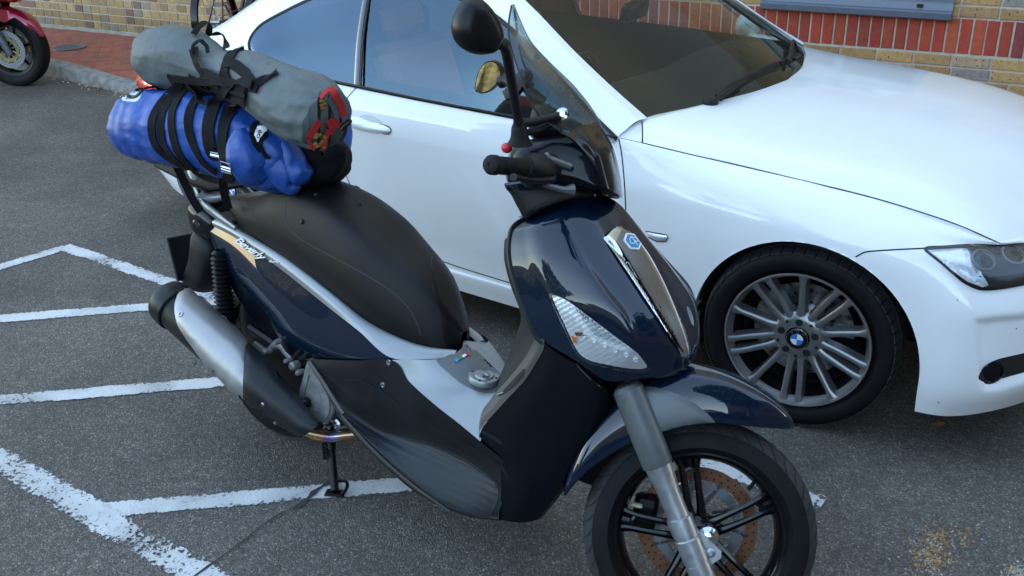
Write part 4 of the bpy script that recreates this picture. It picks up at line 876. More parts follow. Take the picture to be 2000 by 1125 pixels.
# side repeater
rp = skin([(1262, 452), (1302, 459), (1305, 463), (1300, 470), (1284, 470), (1268, 463)], AB, .001, .004, bulge=.006, bw=6, res=4); ro = rp.build('side_repeater', 'lamp_chrome', car)
rb = ribbon([(1262, 451), (1302, 458), (1306, 464), (1300, 471), (1284, 471), (1266, 463)], AB, .003, .004, n=24, smooth=False); rb.build('bezel', 'satin_black', ro)
BB = body.bvh(CF.M)
# headlight
HLP = smooth_poly([(1805, 487), (1850, 483), (1900, 479), (1952, 479), (2000, 477), (2060, 475), (2110, 478), (2125, 495), (2095, 530), (2050, 546), (2000, 555), (1955, 563), (1915, 565), (1885, 553), (1862, 535), (1835, 511)], 64)
hs = skin(HLP, BB, .0015, .006, res=10); hlo = hs.build('headlight', 'gap', car)
q = skin([(1812, 489), (1878, 486), (1888, 488), (1892, 500), (1898, 530), (1930, 558), (1918, 561), (1890, 551), (1868, 535), (1840, 512)], BB, .004, .003, res=5, fn=lambda u, v: .0015*math.sin(v*1.1)); q.build('reflector', 'lamp_chrome', hlo)
q = skin([(1881, 486), (1889, 486), (1896, 515), (1910, 540), (1932, 560), (1915, 556), (1893, 540), (1886, 520)], BB, .008, .004, res=5); q.build('divider', 'clear', hlo)
for (u, v, rx, ry, rr) in ((1918, 510, 27, 27, .03), (1976, 500, 22, 20, .025)):
    P, n = hit(BB, u, v); lx = (Vector((0, 0, 1)).cross(n)).normalized(); pr = MB()
    pr.lathe([(.030, .0), (.036, .004), (.036, .010), (.030, .012)], P, n, 32); pr.ell(P-n*.006, (.030, .030, .018), ex=lx, ey=n.cross(lx), ez=n, mi=1); pr.build('projector', ['silver_dark', 'gloss_black'], hlo)
q = ribbon([(a, b) for a, b in HLP[:60]], BB, .007, .006, n=120); q.build('bezel', 'satin_black', hlo)
q = skin(HLP, BB, .012, .0015, bulge=.012, bw=18, res=8); q.build('lens_cover', 'clear', hlo)
for u, v in ((1870, 586), (1985, 642), (1833, 786), (1369, 253)): skin([(u-1.4, v-1), (u+1, v-1.3), (u+1.5, v+.8), (u-.8, v+1.2)], BB, .0008, .0004, res=3).build('paint_chip', 'gap', car)
# fog light opening in the bumper
FP = smooth_poly([(1911, 738), (1922, 717), (1945, 703), (1985, 693), (2030, 684), (2070, 684), (2068, 706), (2030, 718), (1990, 728), (1950, 741), (1925, 746)], 50)
q = skin(FP, BB, .001, .004, res=8); fo_ = q.build('fog_light', 'gap', car)
P, n = hit(BB, 1936, 727); pr = MB(); pr.lathe([(.0, .002), (.02, .003), (.032, .001), (.034, .006), (.038, .004)], P+n*.001, n, 28); pr.build('lamp', 'gloss_black', fo_)
q = ribbon([(1918, 752), (1950, 752), (1985, 742), (2040, 725)], BB, .02, .002, n=20); 
# tail light
q = skin(smooth_poly([(262, 165), (266, 146), (271, 134), (282, 128), (300, 135), (318, 150), (330, 175), (300, 185)], 40), AB, .002, .006, bulge=.008, bw=12, res=6); tlo = q.build('tail_light', 'red_lens', car)
q = skin(smooth_poly([(264, 163), (266, 146), (271, 134), (282, 129), (284, 142), (276, 158)], 30), AB, .011, .003, bulge=.003, bw=8, res=5); q.build('indicator', 'orange', tlo)
# far door mirror
fm = MB(); mp = c(-1.0, -.93, .955); fm.ell(mp, (.06, .10, .07), ex=(.96, .2, 0), ey=(-.2, .96, 0)); fm.tube([c(-.80, -.84, .90), mp+Vector((.02, -.05, -.05))], .03, 10); fm.build('door_mirror', 'white_paint', car, CF.M)
# wheels
def alloy_wheel(x, ysgn, steer, proto=None):
    T = CF.M @ Matrix.Translation((x, YC-ysgn*(.86-.11), .3185)) @ Matrix.Rotation(steer, 4, 'Z') @ (Matrix.Identity(4) if ysgn > 0 else Matrix.Rotation(math.pi, 4, 'Z'))
    if proto:
        def cp(o, par):
            n = o.copy(); COL.objects.link(n); n.parent = par; PINV[n.name] = PINV[car.name]
            if par is car: n.matrix_basis = (PINV[car.name] @ T @ proto[1].inverted() @ car.matrix_world)
            for ch in o.children: cp(ch, n)
            return n
        return cp(proto[0], car)
    y0 = -.11   # outer face
    t = MB(); wheel_tyre(t, (0, 0, 0), (0, 1, 0), .3185, .236, .228, n=96, prof_round=.6)
    pp = radial((0, 0, 0), (0, 1, 0), (0, 0, 1))
    wh = t.build('wheel', 'rubber', car, T)
    td = MB()      # tread blocks
    N = 54
    for k in range(N):
        a0 = 2*math.pi*k/N; da = 2*math.pi/N*.84
        for y1, y2, sk in ((-.109, -.066, .0), (.066, .109, .0)):
            r1 = .3185-.012 if y1 < 0 else .3185-.0; ra, rb_ = (.3085, .3195) if y1 < 0 else (.3195, .3085)
            rows = []
            for y, r_ in ((y1, ra-.004), (y1, ra), (y2, rb_), (y2, rb_-.012)): rows.append([pp(r_, a0+da*j/3, y) for j in range(4)])
            td.grid(rows)
    for y1, y2 in ((-.058, -.024), (-.017, .017), (.024, .058)): td.lathe([(.314, y1), (.3205, y1+.001), (.3205, y2-.001), (.314, y2)], (0, 0, 0), (0, 1, 0), 96)
    td.build('tread', 'tread', wh, T, sharp=30)
    r = MB()
    r.lathe([(.236, y0+.012), (.2385, y0+.004), (.236, y0), (.231, y0+.002), (.228, y0+.012), (.221, y0+.024), (.216, y0+.035)], (0, 0, 0), (0, 1, 0), 96, 1)
    r.lathe([(.217, y0+.033), (.205, y0+.07), (.20, .0), (.20, .09), (.235, .105)], (0, 0, 0), (0, 1, 0), 96, 2)
    # centre
    r.lathe([(.040, y0+.028), (.062, y0+.030), (.078, y0+.036), (.088, y0+.046), (.088, y0+.08)], (0, 0, 0), (0, 1, 0), 60)
    def spoke(a_in, a_out, r0=.070, r1=.228, w0=.0105, w1=.0092, flare=1.5):
        rows = []; n = 14
        for i in range(n+1):
            f = i/n; rad = r0+(r1-r0)*f; a = a_in+(a_out-a_in)*(f**.9); y = y0+.036-.026*f**1.3; w = w0+(w1-w0)*f
            if f > .78: w *= 1+(flare-1)*((f-.78)/.22)**2
            if f < .25: w *= 1+.7*(1-f/.25)**2
            da = w/rad; dp = .030+.012*f
            rows.append([pp(rad, a-da*1.5, y+dp), pp(rad, a-da, y+.004), pp(rad, a-da*.55, y), pp(rad, a, y-.0016), pp(rad, a+da*.55, y), pp(rad, a+da, y+.004), pp(rad, a+da*1.5, y+dp)])
        r.grid(rows)
    for k in range(5):
        # angle measured from up; +angle = towards -x*axis cross
        b = math.pi+k*2*math.pi/5
        spoke(b-.19, b-.105, .064); spoke(b+.19, b+.105, .064)
        spoke(b+math.pi/5, b+math.pi/5, .075, flare=1.9)
    ro = r.build('rim', ['rim_grey', 'rim_lip', 'satin_black'], wh, T, sharp=35)
    for k in range(5):
        b = math.pi+k*2*math.pi/5+math.pi/5
        cp_ = MB(); P = pp(.0575, b, y0+.0285); cp_.lathe([(.0, .0014), (.0115, .0014), (.0118, -.0005)], P-Vector((0, .002, 0)), (0, 1, 0), 24); cp_.build('bolt_hole', 'gap', ro, T)
        b += math.pi/5; cp_ = MB(); P = pp(.066, b, y0+.030); cp_.lathe([(.0, .001), (.0048, .001), (.005, -.0005)], P-Vector((0, .002, 0)), (0, 1, 0), 14); cp_.build('small_recess', 'gap', ro, T)
    cpb = MB(); cpb.lathe([(.0, y0+.020), (.0335, y0+.021), (.0345, y0+.030)], (0, 0, 0), (0, 1, 0), 48, 0); cpb.lathe([(.0335, y0+.0195), (.0355, y0+.0195), (.0362, y0+.028)], (0, 0, 0), (0, 1, 0), 48, 1)
    n = 10
    # up is +z; seen from outside (-y) right is +x
    for qd, mi in ((0, 2), (1, 3), (2, 2), (3, 3)):   # quadrants starting top right, going clockwise seen from outside
        a0 = qd*math.pi/2; pts = [(0, 0)]+[(.0205*math.sin(a0+math.pi/2*i/n), .0205*math.cos(a0+math.pi/2*i/n)) for i in range(n+1)]
        cpb.add([Vector((x_, y0+.0188, z_)) for x_, z_ in pts], [list(range(len(pts)))], mi)
    cpb.lathe([(.0203, y0+.0186), (.0214, y0+.0186), (.0214, y0+.0195)], (0, 0, 0), (0, 1, 0), 40, 1)
    cpb.build('centre_cap', ['gloss_black', 'chrome', 'white_plastic', 'roundel_blue'], ro, T)
    for ch, an in (('B', -.68), ('M', 0), ('W', .68)):
        f_ = Matrix.Translation(Vector((.0275*math.sin(an), y0+.0185, .0275*math.cos(an)))) @ Matrix.Rotation(an, 4, 'Y') @ Matrix.Rotation(math.pi/2, 4, 'X')
        text_3d(ch, f_, .0115, .0003).build('lettering', 'chrome', ro, T, smooth=False)
    bd = MB(); bd.lathe([(.05, -.0), (.165, -.0), (.165, .024), (.05, .024)], (0, 0, 0), (0, 1, 0), 60, 0); bd.lathe([(.06, -.02), (.085, -.02), (.085, .0)], (0, 0, 0), (0, 1, 0), 40, 0)
    bd.box(pp(.15, 1.9, -.0), (.13, .07, .09), bev=.015, mi=1); bd.build('brake_disc', ['steel', 'satin_black'], wh, T)
    sb = MB(); sb.lathe([(.196, -.02), (.196, .09), (.05, .09)], (0, 0, 0), (0, 1, 0), 40); sb.build('hub_backing', 'dark', wh, T)
    return wh, T
pw = alloy_wheel(-.015, 1, R(8))
alloy_wheel(-2.76, 1, 0, pw); alloy_wheel(-.015, -1, R(8), pw); alloy_wheel(-2.76, -1, 0, pw)
# wheel housings, underside, number plate
wh_ = MB()
for xc, zc, r in ARCH:
    for sg in (0, 1):
        y0_, y1_ = .03, .40
        rows = [[Vector((xc+(r+.012)*math.cos(t*math.pi/24), y, zc+(r+.012)*math.sin(t*math.pi/24))) for t in range(-2, 27)] for y in (y0_, y1_)]
        rows.append([Vector((xc+(r+.012)*.2*math.cos(t*math.pi/24), y1_, zc+(r+.012)*.2*math.sin(t*math.pi/24))) for t in range(-2, 27)])
        if sg: rows = [[Vector((q.x, 2*YC-q.y, q.z)) for q in rr] for rr in rows]
        wh_.grid(rows)
wh_.add([c(.36,.80,.20), c(.36,-.80,.20), c(-3.4,-.76,.24), c(-3.4,.76,.24)], [[0, 1, 2, 3]]) if False else None
wh_.add([c(.74,.40,.19), c(.74,-.40,.19), c(-3.5,-.40,.22), c(-3.5,.40,.22)], [[0, 1, 2, 3]])
for x0, x1 in ((-2.36, -.37),):
    for s in (1, -1): wh_.add([c(x0, s*.83,.165), c(x1,s*.83,.165 if x1 < 0 else .2), c(x1,s*.39,.2), c(x0,s*.39,.2)], [[0, 1, 2, 3]])
wh_.build('underbody', 'dark', car, CF.M)
gk = MB()
for s in (1, -1): gk.ell(c(.765, s*.14, .60), (.03, .12, .055), n=24)
gk.box(c(.82, 0, .35), (.03, .9, .12), bev=.01); gk.build('grille', 'satin_black', car, CF.M)
# ============================================================ THE SCOOTER
sc = thing('scooter', SF.M, 'dark blue touring scooter with luggage, leaning on its stand in front of the white car', 'scooter')
P_ = SF.p
YK = .80
def S_(L, dy=0): return [P_(u, v, y*YK+dy) for u, v, y in L]
def H_(L): return [HF.p(u, v, y) for u, v, y in L]
def inflate(mb, pts, W, p=.4, y0=0, n=7, mi=0):
    """rounded solid: outline (x,z) in the lateral plane swelling to half width W"""
    cx = sum(q[0] for q in pts)/len(pts); cz = sum(q[1] for q in pts)/len(pts); rows = []
    for j in range(-n, n+1):
        a = j/n*math.pi/2*.985; s = max(math.cos(a), 0)**p; y = y0+W*math.sin(a)
        rows.append([Vector((cx+(x-cx)*s, y, cz+(z-cz)*s)) for x, z in pts])
    return mb.grid(rows, True, mi, caps=True)
def xz(L): return [(q.x, q.z) for q in L]
def csm(L, n=48): return [(q.x, q.y) for q in cspl([Vector((a, b, 0)) for a, b in L], n)]
# ---- inner structure
co = MB()
inflate(co, csm([(-.22, .70), (.0, .69), (.25, .65), (.6, .56), (.84, .49), (.86, .40), (.75, .30), (.45, .30), (.30, .36), (.12, .46), (-.08, .58), (-.2, .64)], 90), .085, .25)
inflate(co, csm([(1.10, .62), (1.12, .85), (1.17, .97), (1.22, .95), (1.28, .80), (1.27, .66), (1.18, .58)], 60), .08, .3)
inflate(co, csm([(.80, .27), (.85, .42), (1.0, .42), (1.10, .55), (1.17, .52), (1.10, .36), (1.0, .27)], 60), .08, .3)
co.build('inner_frame', 'satin_black', sc, SF.M, sharp=50)
# ---- rear wheel
def moto_tyre(root, T, r, rim, w, grooves=True):
    t = MB(); hw = w/2; prof = [(rim-.002, -hw*.62)]+[(rim+(r-rim)*math.sin(a)**.75, -hw*math.cos(a)**.8 if a < 1.57 else 0) for a in [R(d) for d in (8, 20, 32, 44, 56, 68, 80)]]
    prof = prof+[(r, 0)]+[(a, -b) for a, b in prof[::-1]]
    t.lathe(prof, (0, 0, 0), (0, 1, 0), 110); wh = t.build('wheel', 'rubber', root, T)
    if grooves:
        def sp(a): return rim+(r-rim)*math.sin(a)**.75, hw*math.cos(a)**.8
        tb = MB(); pp = radial((0, 0, 0), (0, 1, 0), (0, 0, 1))
        for sg in (-1, 1):
            rows = []
            for d in (38, 48, 58, 68, 78, 88): rr, yy = sp(R(d)); rows.append([pp(rr+.0012, 2*math.pi*k/110, sg*yy) for k in range(110)])
            tb.grid(rows, True)
        tb.build('tread', 'tread', wh, T)
        gm = MB()
        for k in range(44):
            for sg in (-1, 1):
                a0 = 2*math.pi*k/44+(.07 if sg > 0 else 0); path = []; nn = []
                for i in range(9):
                    f = i/8; d = 86-46*f; rr, yy = sp(R(d)); q = pp(rr+.0016, a0+.17*f**1.3+.02*math.sin(f*6), sg*yy); path.append(q); nn.append((q-pp(rr*.6, a0+.17*f, 0)).normalized())
                strapb(path, nn, .0035, .0006, mb=gm)
        gm.build('groove', 'dark', wh, T)
    return wh
RT = SF.M @ Matrix.Translation((0, 0, .283))
rw_ = moto_tyre(sc, RT, .283, .185, .14)
rm_ = MB(); rm_.lathe([(.17, -.05), (.186, -.056), (.19, -.058), (.184, -.045), (.165, -.02), (.165, .02), (.184, .045), (.19, .058), (.17, .05)], (0, 0, 0), (0, 1, 0), 64); rm_.lathe([(0, -.06), (.05, -.06), (.07, -.04), (.07, .05), (0, .05)], (0, 0, 0), (0, 1, 0), 30)
pp = radial((0, 0, 0), (0, 1, 0), (0, 0, 1))
for k in range(5): rm_.tube([pp(.05, k*1.2566+.2, 0), pp(.12, k*1.2566+.2, -.01), pp(.175, k*1.2566+.2, 0)], [(.022, .02), (.016, .016), (.02, .02)], 8)
rm_.build('rim', 'gloss_black', rw_, RT); rd_ = MB(); rd_.lathe([(.07, -.066), (.12, -.066), (.12, -.061), (.07, -.061), (.07, -.066)], (0, 0, 0), (0, 1, 0), 48); rd_.build('brake_disc', 'steel', rw_, RT)
# ---- front wheel (steered)
FT = HF.M @ Matrix.Translation((1.56, 0, .28))
fw = moto_tyre(sc, FT, .283, .205, .112)
r_ = MB(); r_.lathe([(.195, -.034), (.204, -.040), (.2085, -.043), (.206, -.034), (.192, -.018), (.188, 0), (.192, .018), (.206, .034), (.2085, .043), (.204, .04), (.195, .034), (.183, 0), (.195, -.034)], (0, 0, 0), (0, 1, 0), 96)
r_.lathe([(0, -.030), (.034, -.030), (.046, -.022), (.052, .0), (.046, .03), (0, .03)], (0, 0, 0), (0, 1, 0), 40)
for q in (-.050, -.044, -.038): r_.lathe([(.030, q), (.032, q+.002), (.030, q+.004)], (0, 0, 0), (0, 1, 0), 32)
pp = radial((0, 0, 0), (0, 1, 0), (0, 0, 1))
for k in range(5):
    b = math.pi*2*k/5-.32
    for sg in (-1, 1):
        r_.tube([pp(.038, b+sg*.34, -.012), pp(.075, b+sg*.205, -.020), pp(.13, b+sg*.125, -.022), pp(.17, b+sg*.105, -.018), pp(.196, b+sg*.12, -.010)], [(.012, .016), (.0085, .012), (.0075, .010), (.0075, .011), (.011, .014)], 8, smooth=16)
    r_.tube([pp(.160, b-.10, -.020), pp(.166, b, -.021), pp(.160, b+.10, -.020)], .007, 8); r_.tube([pp(.17, b, -.015), pp(.19, b, -.012)], (.012), 8)
r_.build('rim', 'gloss_black', fw, FT)
d = MB(); d.lathe([(.118, .050), (.150, .050), (.150, .055), (.118, .055), (.118, .050)], (0, 0, 0), (0, 1, 0), 96, 0)
d.lathe([(.090, .051), (.112, .051), (.112, .054), (.090, .054), (.090, .051)], (0, 0, 0), (0, 1, 0), 72, 2)
for k in range(10):
    a = k*.6283; d.tube([pp(.052, a, .05), pp(.075, a+.22, .052), pp(.102, a+.28, .0525)], [(.004, .009), (.003, .006), (.003, .008)], 6, 2); d.tube([pp(.108, a+.3, .052), pp(.124, a+.34, .052)], [(.003, .007)]*2, 6, 2)
for k in range(40):
    for q in range(2): d.lathe([(.0, -.0008), (.0026, -.0009), (.0028, .0005)], pp(.126+.014*q, k*.157+q*.08, .0497), (0, 1, 0), 6, 1)
d.build('brake_disc', ['rust', 'gap', 'silver_dark'], fw, FT)
vs = MB(); vs.tube([pp(.19, .62, -.01), pp(.165, .62, -.022)], .005, 8); vs.build('valve', 'satin_black', fw, FT)
dot = MB(); P, n = None, None
# caliper and its pale sensor tab
cal = MB(); cal.box(pp(.135, 4.78, .05), (.06, .05, .10), bev=.012); cal.build('brake_caliper', 'satin_black', sc, FT)
tb_ = MB(); q = HF.p(1243, 987, .02); tb_.box(q, (.030, .016, .012), bev=.003); M['cream'] = mat('cream', (.55, .52, .35), .5); tb_.build('sensor_tab', 'cream', sc, HF.M)
ax_ = MB(); qa = HF.p(1383, 1048, -.07); ax_.lathe([(0, -.012), (.012, -.012), (.016, -.010), (.025, -.004), (.027, .004), (.024, .03)], (qa.x, -.07, qa.z), (0, 1, 0), 30); ax_.build('axle', 'chrome', sc, HF.M)
# ---- fork legs
ud = (HF.p(1226, 760, -.1)-HF.p(1372, 1125, -.1)).normalized()
for sg in (-1, 1):
    m = Matrix.Identity(4) if sg < 0 else Matrix.Scale(-1, 4, (0, 1, 0))
    f = MB(); a0 = HF.p(1226, 760, -.1); a1 = HF.p(1285, 908, -.1); L = (a1-a0).length; dn = -ud
    f.tube([a0-dn*.012, a0-dn*.010, a0, a0+dn*L*.5, a1-dn*.004, a1, a1+dn*.002], [.012, .028, .037, .038, .0375, .036, .028], 28)
    f.xf(m); f.build('fork_shroud', 'forkgrey', sc, HF.M)
    f = MB(); b = [HF.p(*q) for q in ((1284, 905, -.1), (1296, 935, -.1), (1305, 958, -.1), (1326, 1010, -.1), (1328, 1016, -.1), (1340, 1045, -.1), (1342, 1050, -.1), (1360, 1095, -.1), (1362, 1100, -.1), (1374, 1130, -.1), (1388, 1165, -.1))]
    f.tube(b[0:4], [.034, .030, .0265, .0265], 28)
    f.tube([b[3]-dn*.002, b[3], b[4], b[5]], [.026, .031, .0315, .0305], 28, 0); f.tube([b[5], b[6]], .0285, 28); f.tube([b[6]-dn*.001, b[6]+dn*.002, b[7], b[7]+dn*.001], [.028, .0315, .0305, .028], 28); f.tube([b[8], b[9], b[10], b[10]+dn*.02], [.030, .030, .028, .015], 28)
    f.tube([b[7], b[8]], .0285, 28)
    f.xf(m); f.build('fork_tube', 'alu', sc, HF.M)
    g2 = MB(); q1 = HF.p(1363, 1035, -.085); q2 = HF.p(1408, 1078, -.085); q3 = HF.p(1372, 1112, -.085)
    g2.prism([(q1.x, -.094, q1.z), (q2.x, -.094, q2.z+.004), (q2.x+.002, -.094, q2.z-.012), (q3.x, -.094, q3.z), (q3.x-.03, -.094, q3.z+.02), (q1.x-.03, -.094, q1.z)], (0, .022, 0))
    q4 = HF.p(1387, 1080, -.1); g2.lathe([(0, -.104), (.006, -.104), (.011, -.100), (.013, -.097), (.013, -.09)], (q4.x, 0, q4.z), (0, 1, 0), 24); g2.lathe([(0, -.107), (.005, -.107), (.0055, -.103)], (q4.x, 0, q4.z), (0, 1, 0), 6)
    g2.xf(m); g2.build('axle_clamp', 'alu', sc, HF.M)
# ---- front mudguard
ws_, hz = 1.56, .28
def fen(th, y, r): return Vector((ws_+r*math.cos(R(th)), y, hz+r*math.sin(R(th))))
#        th   rc    rl    w
FN = [(59.5, .352, .346, .004), (62, .362, .338, .030), (67, .374, .325, .055), (74, .386, .310, .074), (84, .398, .297, .088), (94, .410, .294, .094), (104, .418, .290, .097), (114, .415, .287, .098), (124, .405, .286, .097), (134, .393, .290, .094), (146, .375, .300, .088), (158, .358, .315, .080), (168, .350, .330, .066), (174, .345, .338, .04)]
rails = []
for k, (fy, fr_) in enumerate([(-.97, 0), (-1.0, .18), (-.97, .55), (-.82, .85), (-.5, .965), (0, 1), (.5, .965), (.82, .85), (.97, .55), (1.0, .18), (.97, 0)]):
    rails.append([fen(th, fy*w_, rl+(rc-rl)*fr_) for th, rc, rl, w_ in FN])
fe = MB(); fe.patch(rails, 90, 60); fbv = fe.bvh(HF.M); mo_ = fe.build('front_mudguard', 'navy', sc, HF.M, thick=.003, sharp=60)
q = skin(smooth_poly([(1222, 764), (1262, 756), (1300, 762), (1340, 778), (1375, 802), (1396, 825), (1372, 830), (1340, 837), (1303, 850), (1272, 863), (1259, 858), (1250, 838), (1240, 805)], 60), fbv, .004, .007, bulge=.004, bw=14, res=6); gp_ = q.build('side_plate', 'forkgrey', mo_)
ax0 = (1256, 797); e = Vector((20.5, 43.5)).normalized(); nn_ = Vector((-e.y, e.x)); plt = [(1250, 795.5), (1254.5, 792.5), (1275, 838), (1270, 841)]
q = skin(plt, fbv, .0085, .001, res=4); lp = q.build('letter_plate', 'gap', gp_)
try:
    q = text_px('ABS-ASR', (1251.6, 796.6), (e.x*9.4, e.y*9.4), (-nn_.x*-7.2, -nn_.y*7.2*-1) if False else (3.9, -2.4), fbv, .0092, .0006, size=1.0, res=4); q.build('lettering', 'silver', lp, smooth=False)
except Exception as ex: print('text', ex)

# ---- front shield
def YS(L): return [(u, v, y*(.95+.05*max(0, min(1, (v-690)/170.0)))) for u, v, y in L]
RR = [
 [(1027,429,-.125), (1003,450,-.185), (998,500,-.215), (1012,560,-.235), (1032,615,-.245), (1050,655,-.245), (1063,668,-.24)],
 [(1045,420,-.125), (1022,447,-.185), (1025,497,-.216), (1042,555,-.236), (1062,608,-.246), (1080,658,-.246), (1090,684,-.24)],
 [(1062,412,-.12), (1050,438,-.18), (1060,488,-.213), (1080,548,-.233), (1100,600,-.243), (1115,660,-.243), (1125,705,-.237)],
 [(1092,400,-.10), (1090,425,-.155), (1122,496,-.192), (1165,562,-.21), (1205,620,-.215), (1215,680,-.21), (1180,742,-.195)],
 [(1108,395,-.085), (1110,422,-.135), (1150,500,-.168), (1195,567,-.178), (1237,625,-.178), (1255,684,-.170), (1225,742,-.165)],
 [(1133,387,-.055), (1152,418,-.09), (1195,490,-.108), (1245,560,-.112), (1287,622,-.108), (1308,682,-.095), (1290,734,-.105)],
 [(1150,384,-.02), (1180,421,-.045), (1221,483,-.05), (1268,556,-.052), (1306,620,-.048), (1330,682,-.042), (1325,722,-.045)],
 [(1163,383,0), (1202,424,0), (1243,482,0), (1288,555,0), (1323,620,0), (1345,684,0), (1342,716,0)],
]
RR = [YS(r) for r in RR]; fs = MB(); fs.patch([S_(r) for r in RR], 70, 64); fs.mirror(0); fsb = fs.bvh(SF.M)
fso = fs.build('front_shield', 'navy', sc, SF.M, sharp=60)
q = MB(); q.tube(S_([(u-1, v, y+.004) for u, v, y in RR[0]]), [(.006, .010)]*7, 8, smooth=40); q.pair('shield_edge', 'side_black', sc, SF.M)
# top lip behind the shield
q = MB(); q.patch([S_(L) for L in ([(1010,424,-.098), (1060,402,-.075), (1110,387,-.04), (1140,380,0)], [(1027,429,-.095), (1062,412,-.08), (1110,394,-.045), (1163,383,0)])], 20, 4); q.mirror(0); q.build('shield_lip', 'silver_dark', sc, SF.M, thick=.006)
# chrome centre strip with the hexagonal emblem
CS = smooth_poly([(1179,466), (1188,453), (1200,444), (1214,444), (1234,458), (1264,493), (1295,548), (1323,610), (1341,658), (1348,685), (1343,698), (1331,696), (1315,661), (1291,618), (1260,567), (1225,516), (1197,486)], 90)
q = skin(CS, fsb, .002, .006, bulge=.005, bw=10, res=4); cs = q.build('centre_strip', 'chrome', fso, sharp=70)
q = skin([(1210,453), (1222,458), (1250,490), (1282,548), (1310,610), (1330,665), (1336,690), (1330,688), (1312,650), (1285,600), (1252,548), (1222,503), (1200,474)], fsb, .0088, .003, bulge=.001, bw=8, res=4); M['smoke'] = mat('smoke', (.22, .225, .23), .28, .8); q.build('strip_inlay', 'smoke', cs, sharp=70)
HX = [(1216.4,460.8), (1231.2,462.4), (1245.6,481.2), (1242,492.5), (1226,491.5), (1212.4,474)]; hc = Vector((1229, 477))
q = skin(HX, fsb, .013, .004, res=4); em = q.build('emblem', 'white_plastic', cs)
q = skin([tuple(hc+(Vector(a)-hc)*.80) for a in HX], fsb, .0145, .001, res=4); q.build('emblem_field', 'emblem_blue', em)
o = lambda L: [(1180+a/12.5, 430+b/12.5) for a, b in L]
q = ribbon(o([(560,480), (535,540), (545,600), (585,645), (630,640), (652,600), (635,555), (585,510), (565,490), (620,495), (680,510), (722,545), (728,590), (690,598), (655,575)]), fsb, .0016, .0152, n=60); q._join(ribbon(o([(655, 600), (690, 645), (722, 690)]), fsb, .0016, .0152, n=12)); q.build('emblem_sign', 'white_plastic', em)
# creases on the shield
# indicator lamp
IL = smooth_poly([(1077,574), (1090,576), (1112,587), (1130,604), (1150,632), (1167,652), (1190,661), (1222,672), (1248,690), (1262,707), (1268,718), (1255,721), (1232,720), (1190,713), (1152,704), (1130,688), (1113,655), (1098,620), (1084,592)], 90)
q = skin(IL, fsb, .0012, .004, res=8); il = q.build('indicator_lamp', 'gap', fso)
q = skin([tuple(Vector((1150, 660))+(Vector(a)-Vector((1150, 660)))*.955) for a in IL], fsb, .0032, .002, res=3.0, fn=lambda u, v: .0012*abs(math.sin((u*.5+v*.9)*.33))); q.build('reflector', 'lamp_chrome', il)
for a, b in ((1143, 655), (1162, 664), (1183, 673), (1204, 682), (1224, 691), (1240, 700)):
    P, n = hit(fsb, a, b); q = MB(); q.lathe([(0, .005), (.002, .005), (.005, .008), (.006, .004)], P, n, 12); q.build('led', 'white_plastic', il)
q = skin([(1119, 654), (1127, 657), (1130, 668), (1124, 668)], fsb, .009, .002, res=4); q.build('side_marker', 'orange', il)
q = skin([(1124, 648), (1138, 648), (1145, 654), (1128, 655)], fsb, .007, .002, res=4); q.build('side_marker', 'rust', il)
q = skin(IL, fsb, .012, .0015, bulge=.006, bw=14, res=7); q.build('lens_cover', 'clear', il)
# ---- lower leg shield (both sides) and belly
LS = [
 [(1063,668,-.241), (1060,684,-.24), (1030,736,-.232), (990,781,-.222), (944,834,-.208), (940,862,-.200), (974,900,-.200), (978,955,-.205), (974,1014,-.205)],
 [(1078,682,-.243), (1080,710,-.243), (1060,765,-.238), (1028,815,-.228), (1000,858,-.22), (1004,890,-.218), (1020,930,-.215), (1020,975,-.21), (1003,1020,-.203)],
 [(1105,700,-.239), (1115,735,-.235), (1110,790,-.225), (1085,845,-.215), (1065,885,-.21), (1058,915,-.205), (1050,950,-.202), (1045,985,-.195), (1028,1020,-.185)],
 [(1128,712,-.232), (1155,745,-.218), (1160,790,-.205), (1140,850,-.195), (1118,895,-.19), (1102,930,-.186), (1085,958,-.182), (1068,988,-.175), (1050,1015,-.165)],
 [(1150,730,-.20), (1186,765,-.17), (1184,810,-.155), (1162,865,-.15), (1138,905,-.15), (1118,938,-.15), (1098,962,-.148), (1080,985,-.145), (1062,1008,-.14)],
]
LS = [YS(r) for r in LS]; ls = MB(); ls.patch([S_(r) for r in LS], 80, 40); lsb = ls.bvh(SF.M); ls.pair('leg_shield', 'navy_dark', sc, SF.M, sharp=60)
ib = MB(); e0 = S_(LS[-1]); ib.patch([e0, [Vector((q.x-.10, q.y*.6, q.z+.02)) for q in e0], [Vector((q.x-.13, 0, q.z+.03)) for q in e0]], 30, 12); ib.mirror(0); ib.build('wheel_well', 'satin_black', sc, SF.M)
# ---- silver trim under the seat, blue side panel
T0 = [(396,420,-.095), (450,440,-.13), (545,496,-.155), (638,565,-.165), (712,624,-.165), (778,660,-.15), (832,677,-.12), (892,684,-.07)]
T1 = [(398,432,-.112), (465,468,-.15), (548,526,-.172), (641,600,-.19), (700,646,-.199), (762,698,-.203), (840,701,-.140), (892,697,-.075)]
ST = MB(); ST.patch([S_(T0, .012), S_(T0), [a.lerp(b, .5)+Vector((0, -.006, .002)) for a, b in zip(S_(T0), S_(T1))], S_(T1)], 70, 14); stb = ST.bvh(SF.M); sto = ST.pair('seat_trim', 'silver', sc, SF.M, thick=.003)
B1 = [(398,433,-.110), (465,468,-.150), (548,528,-.172), (600,568,-.182), (641,602,-.19), (700,648,-.199), (762,700,-.203)]
B2 = [(403,446,-.122), (455,492,-.158), (520,556,-.185), (570,604,-.198), (618,650,-.205), (680,684,-.208), (758,701,-.203)]
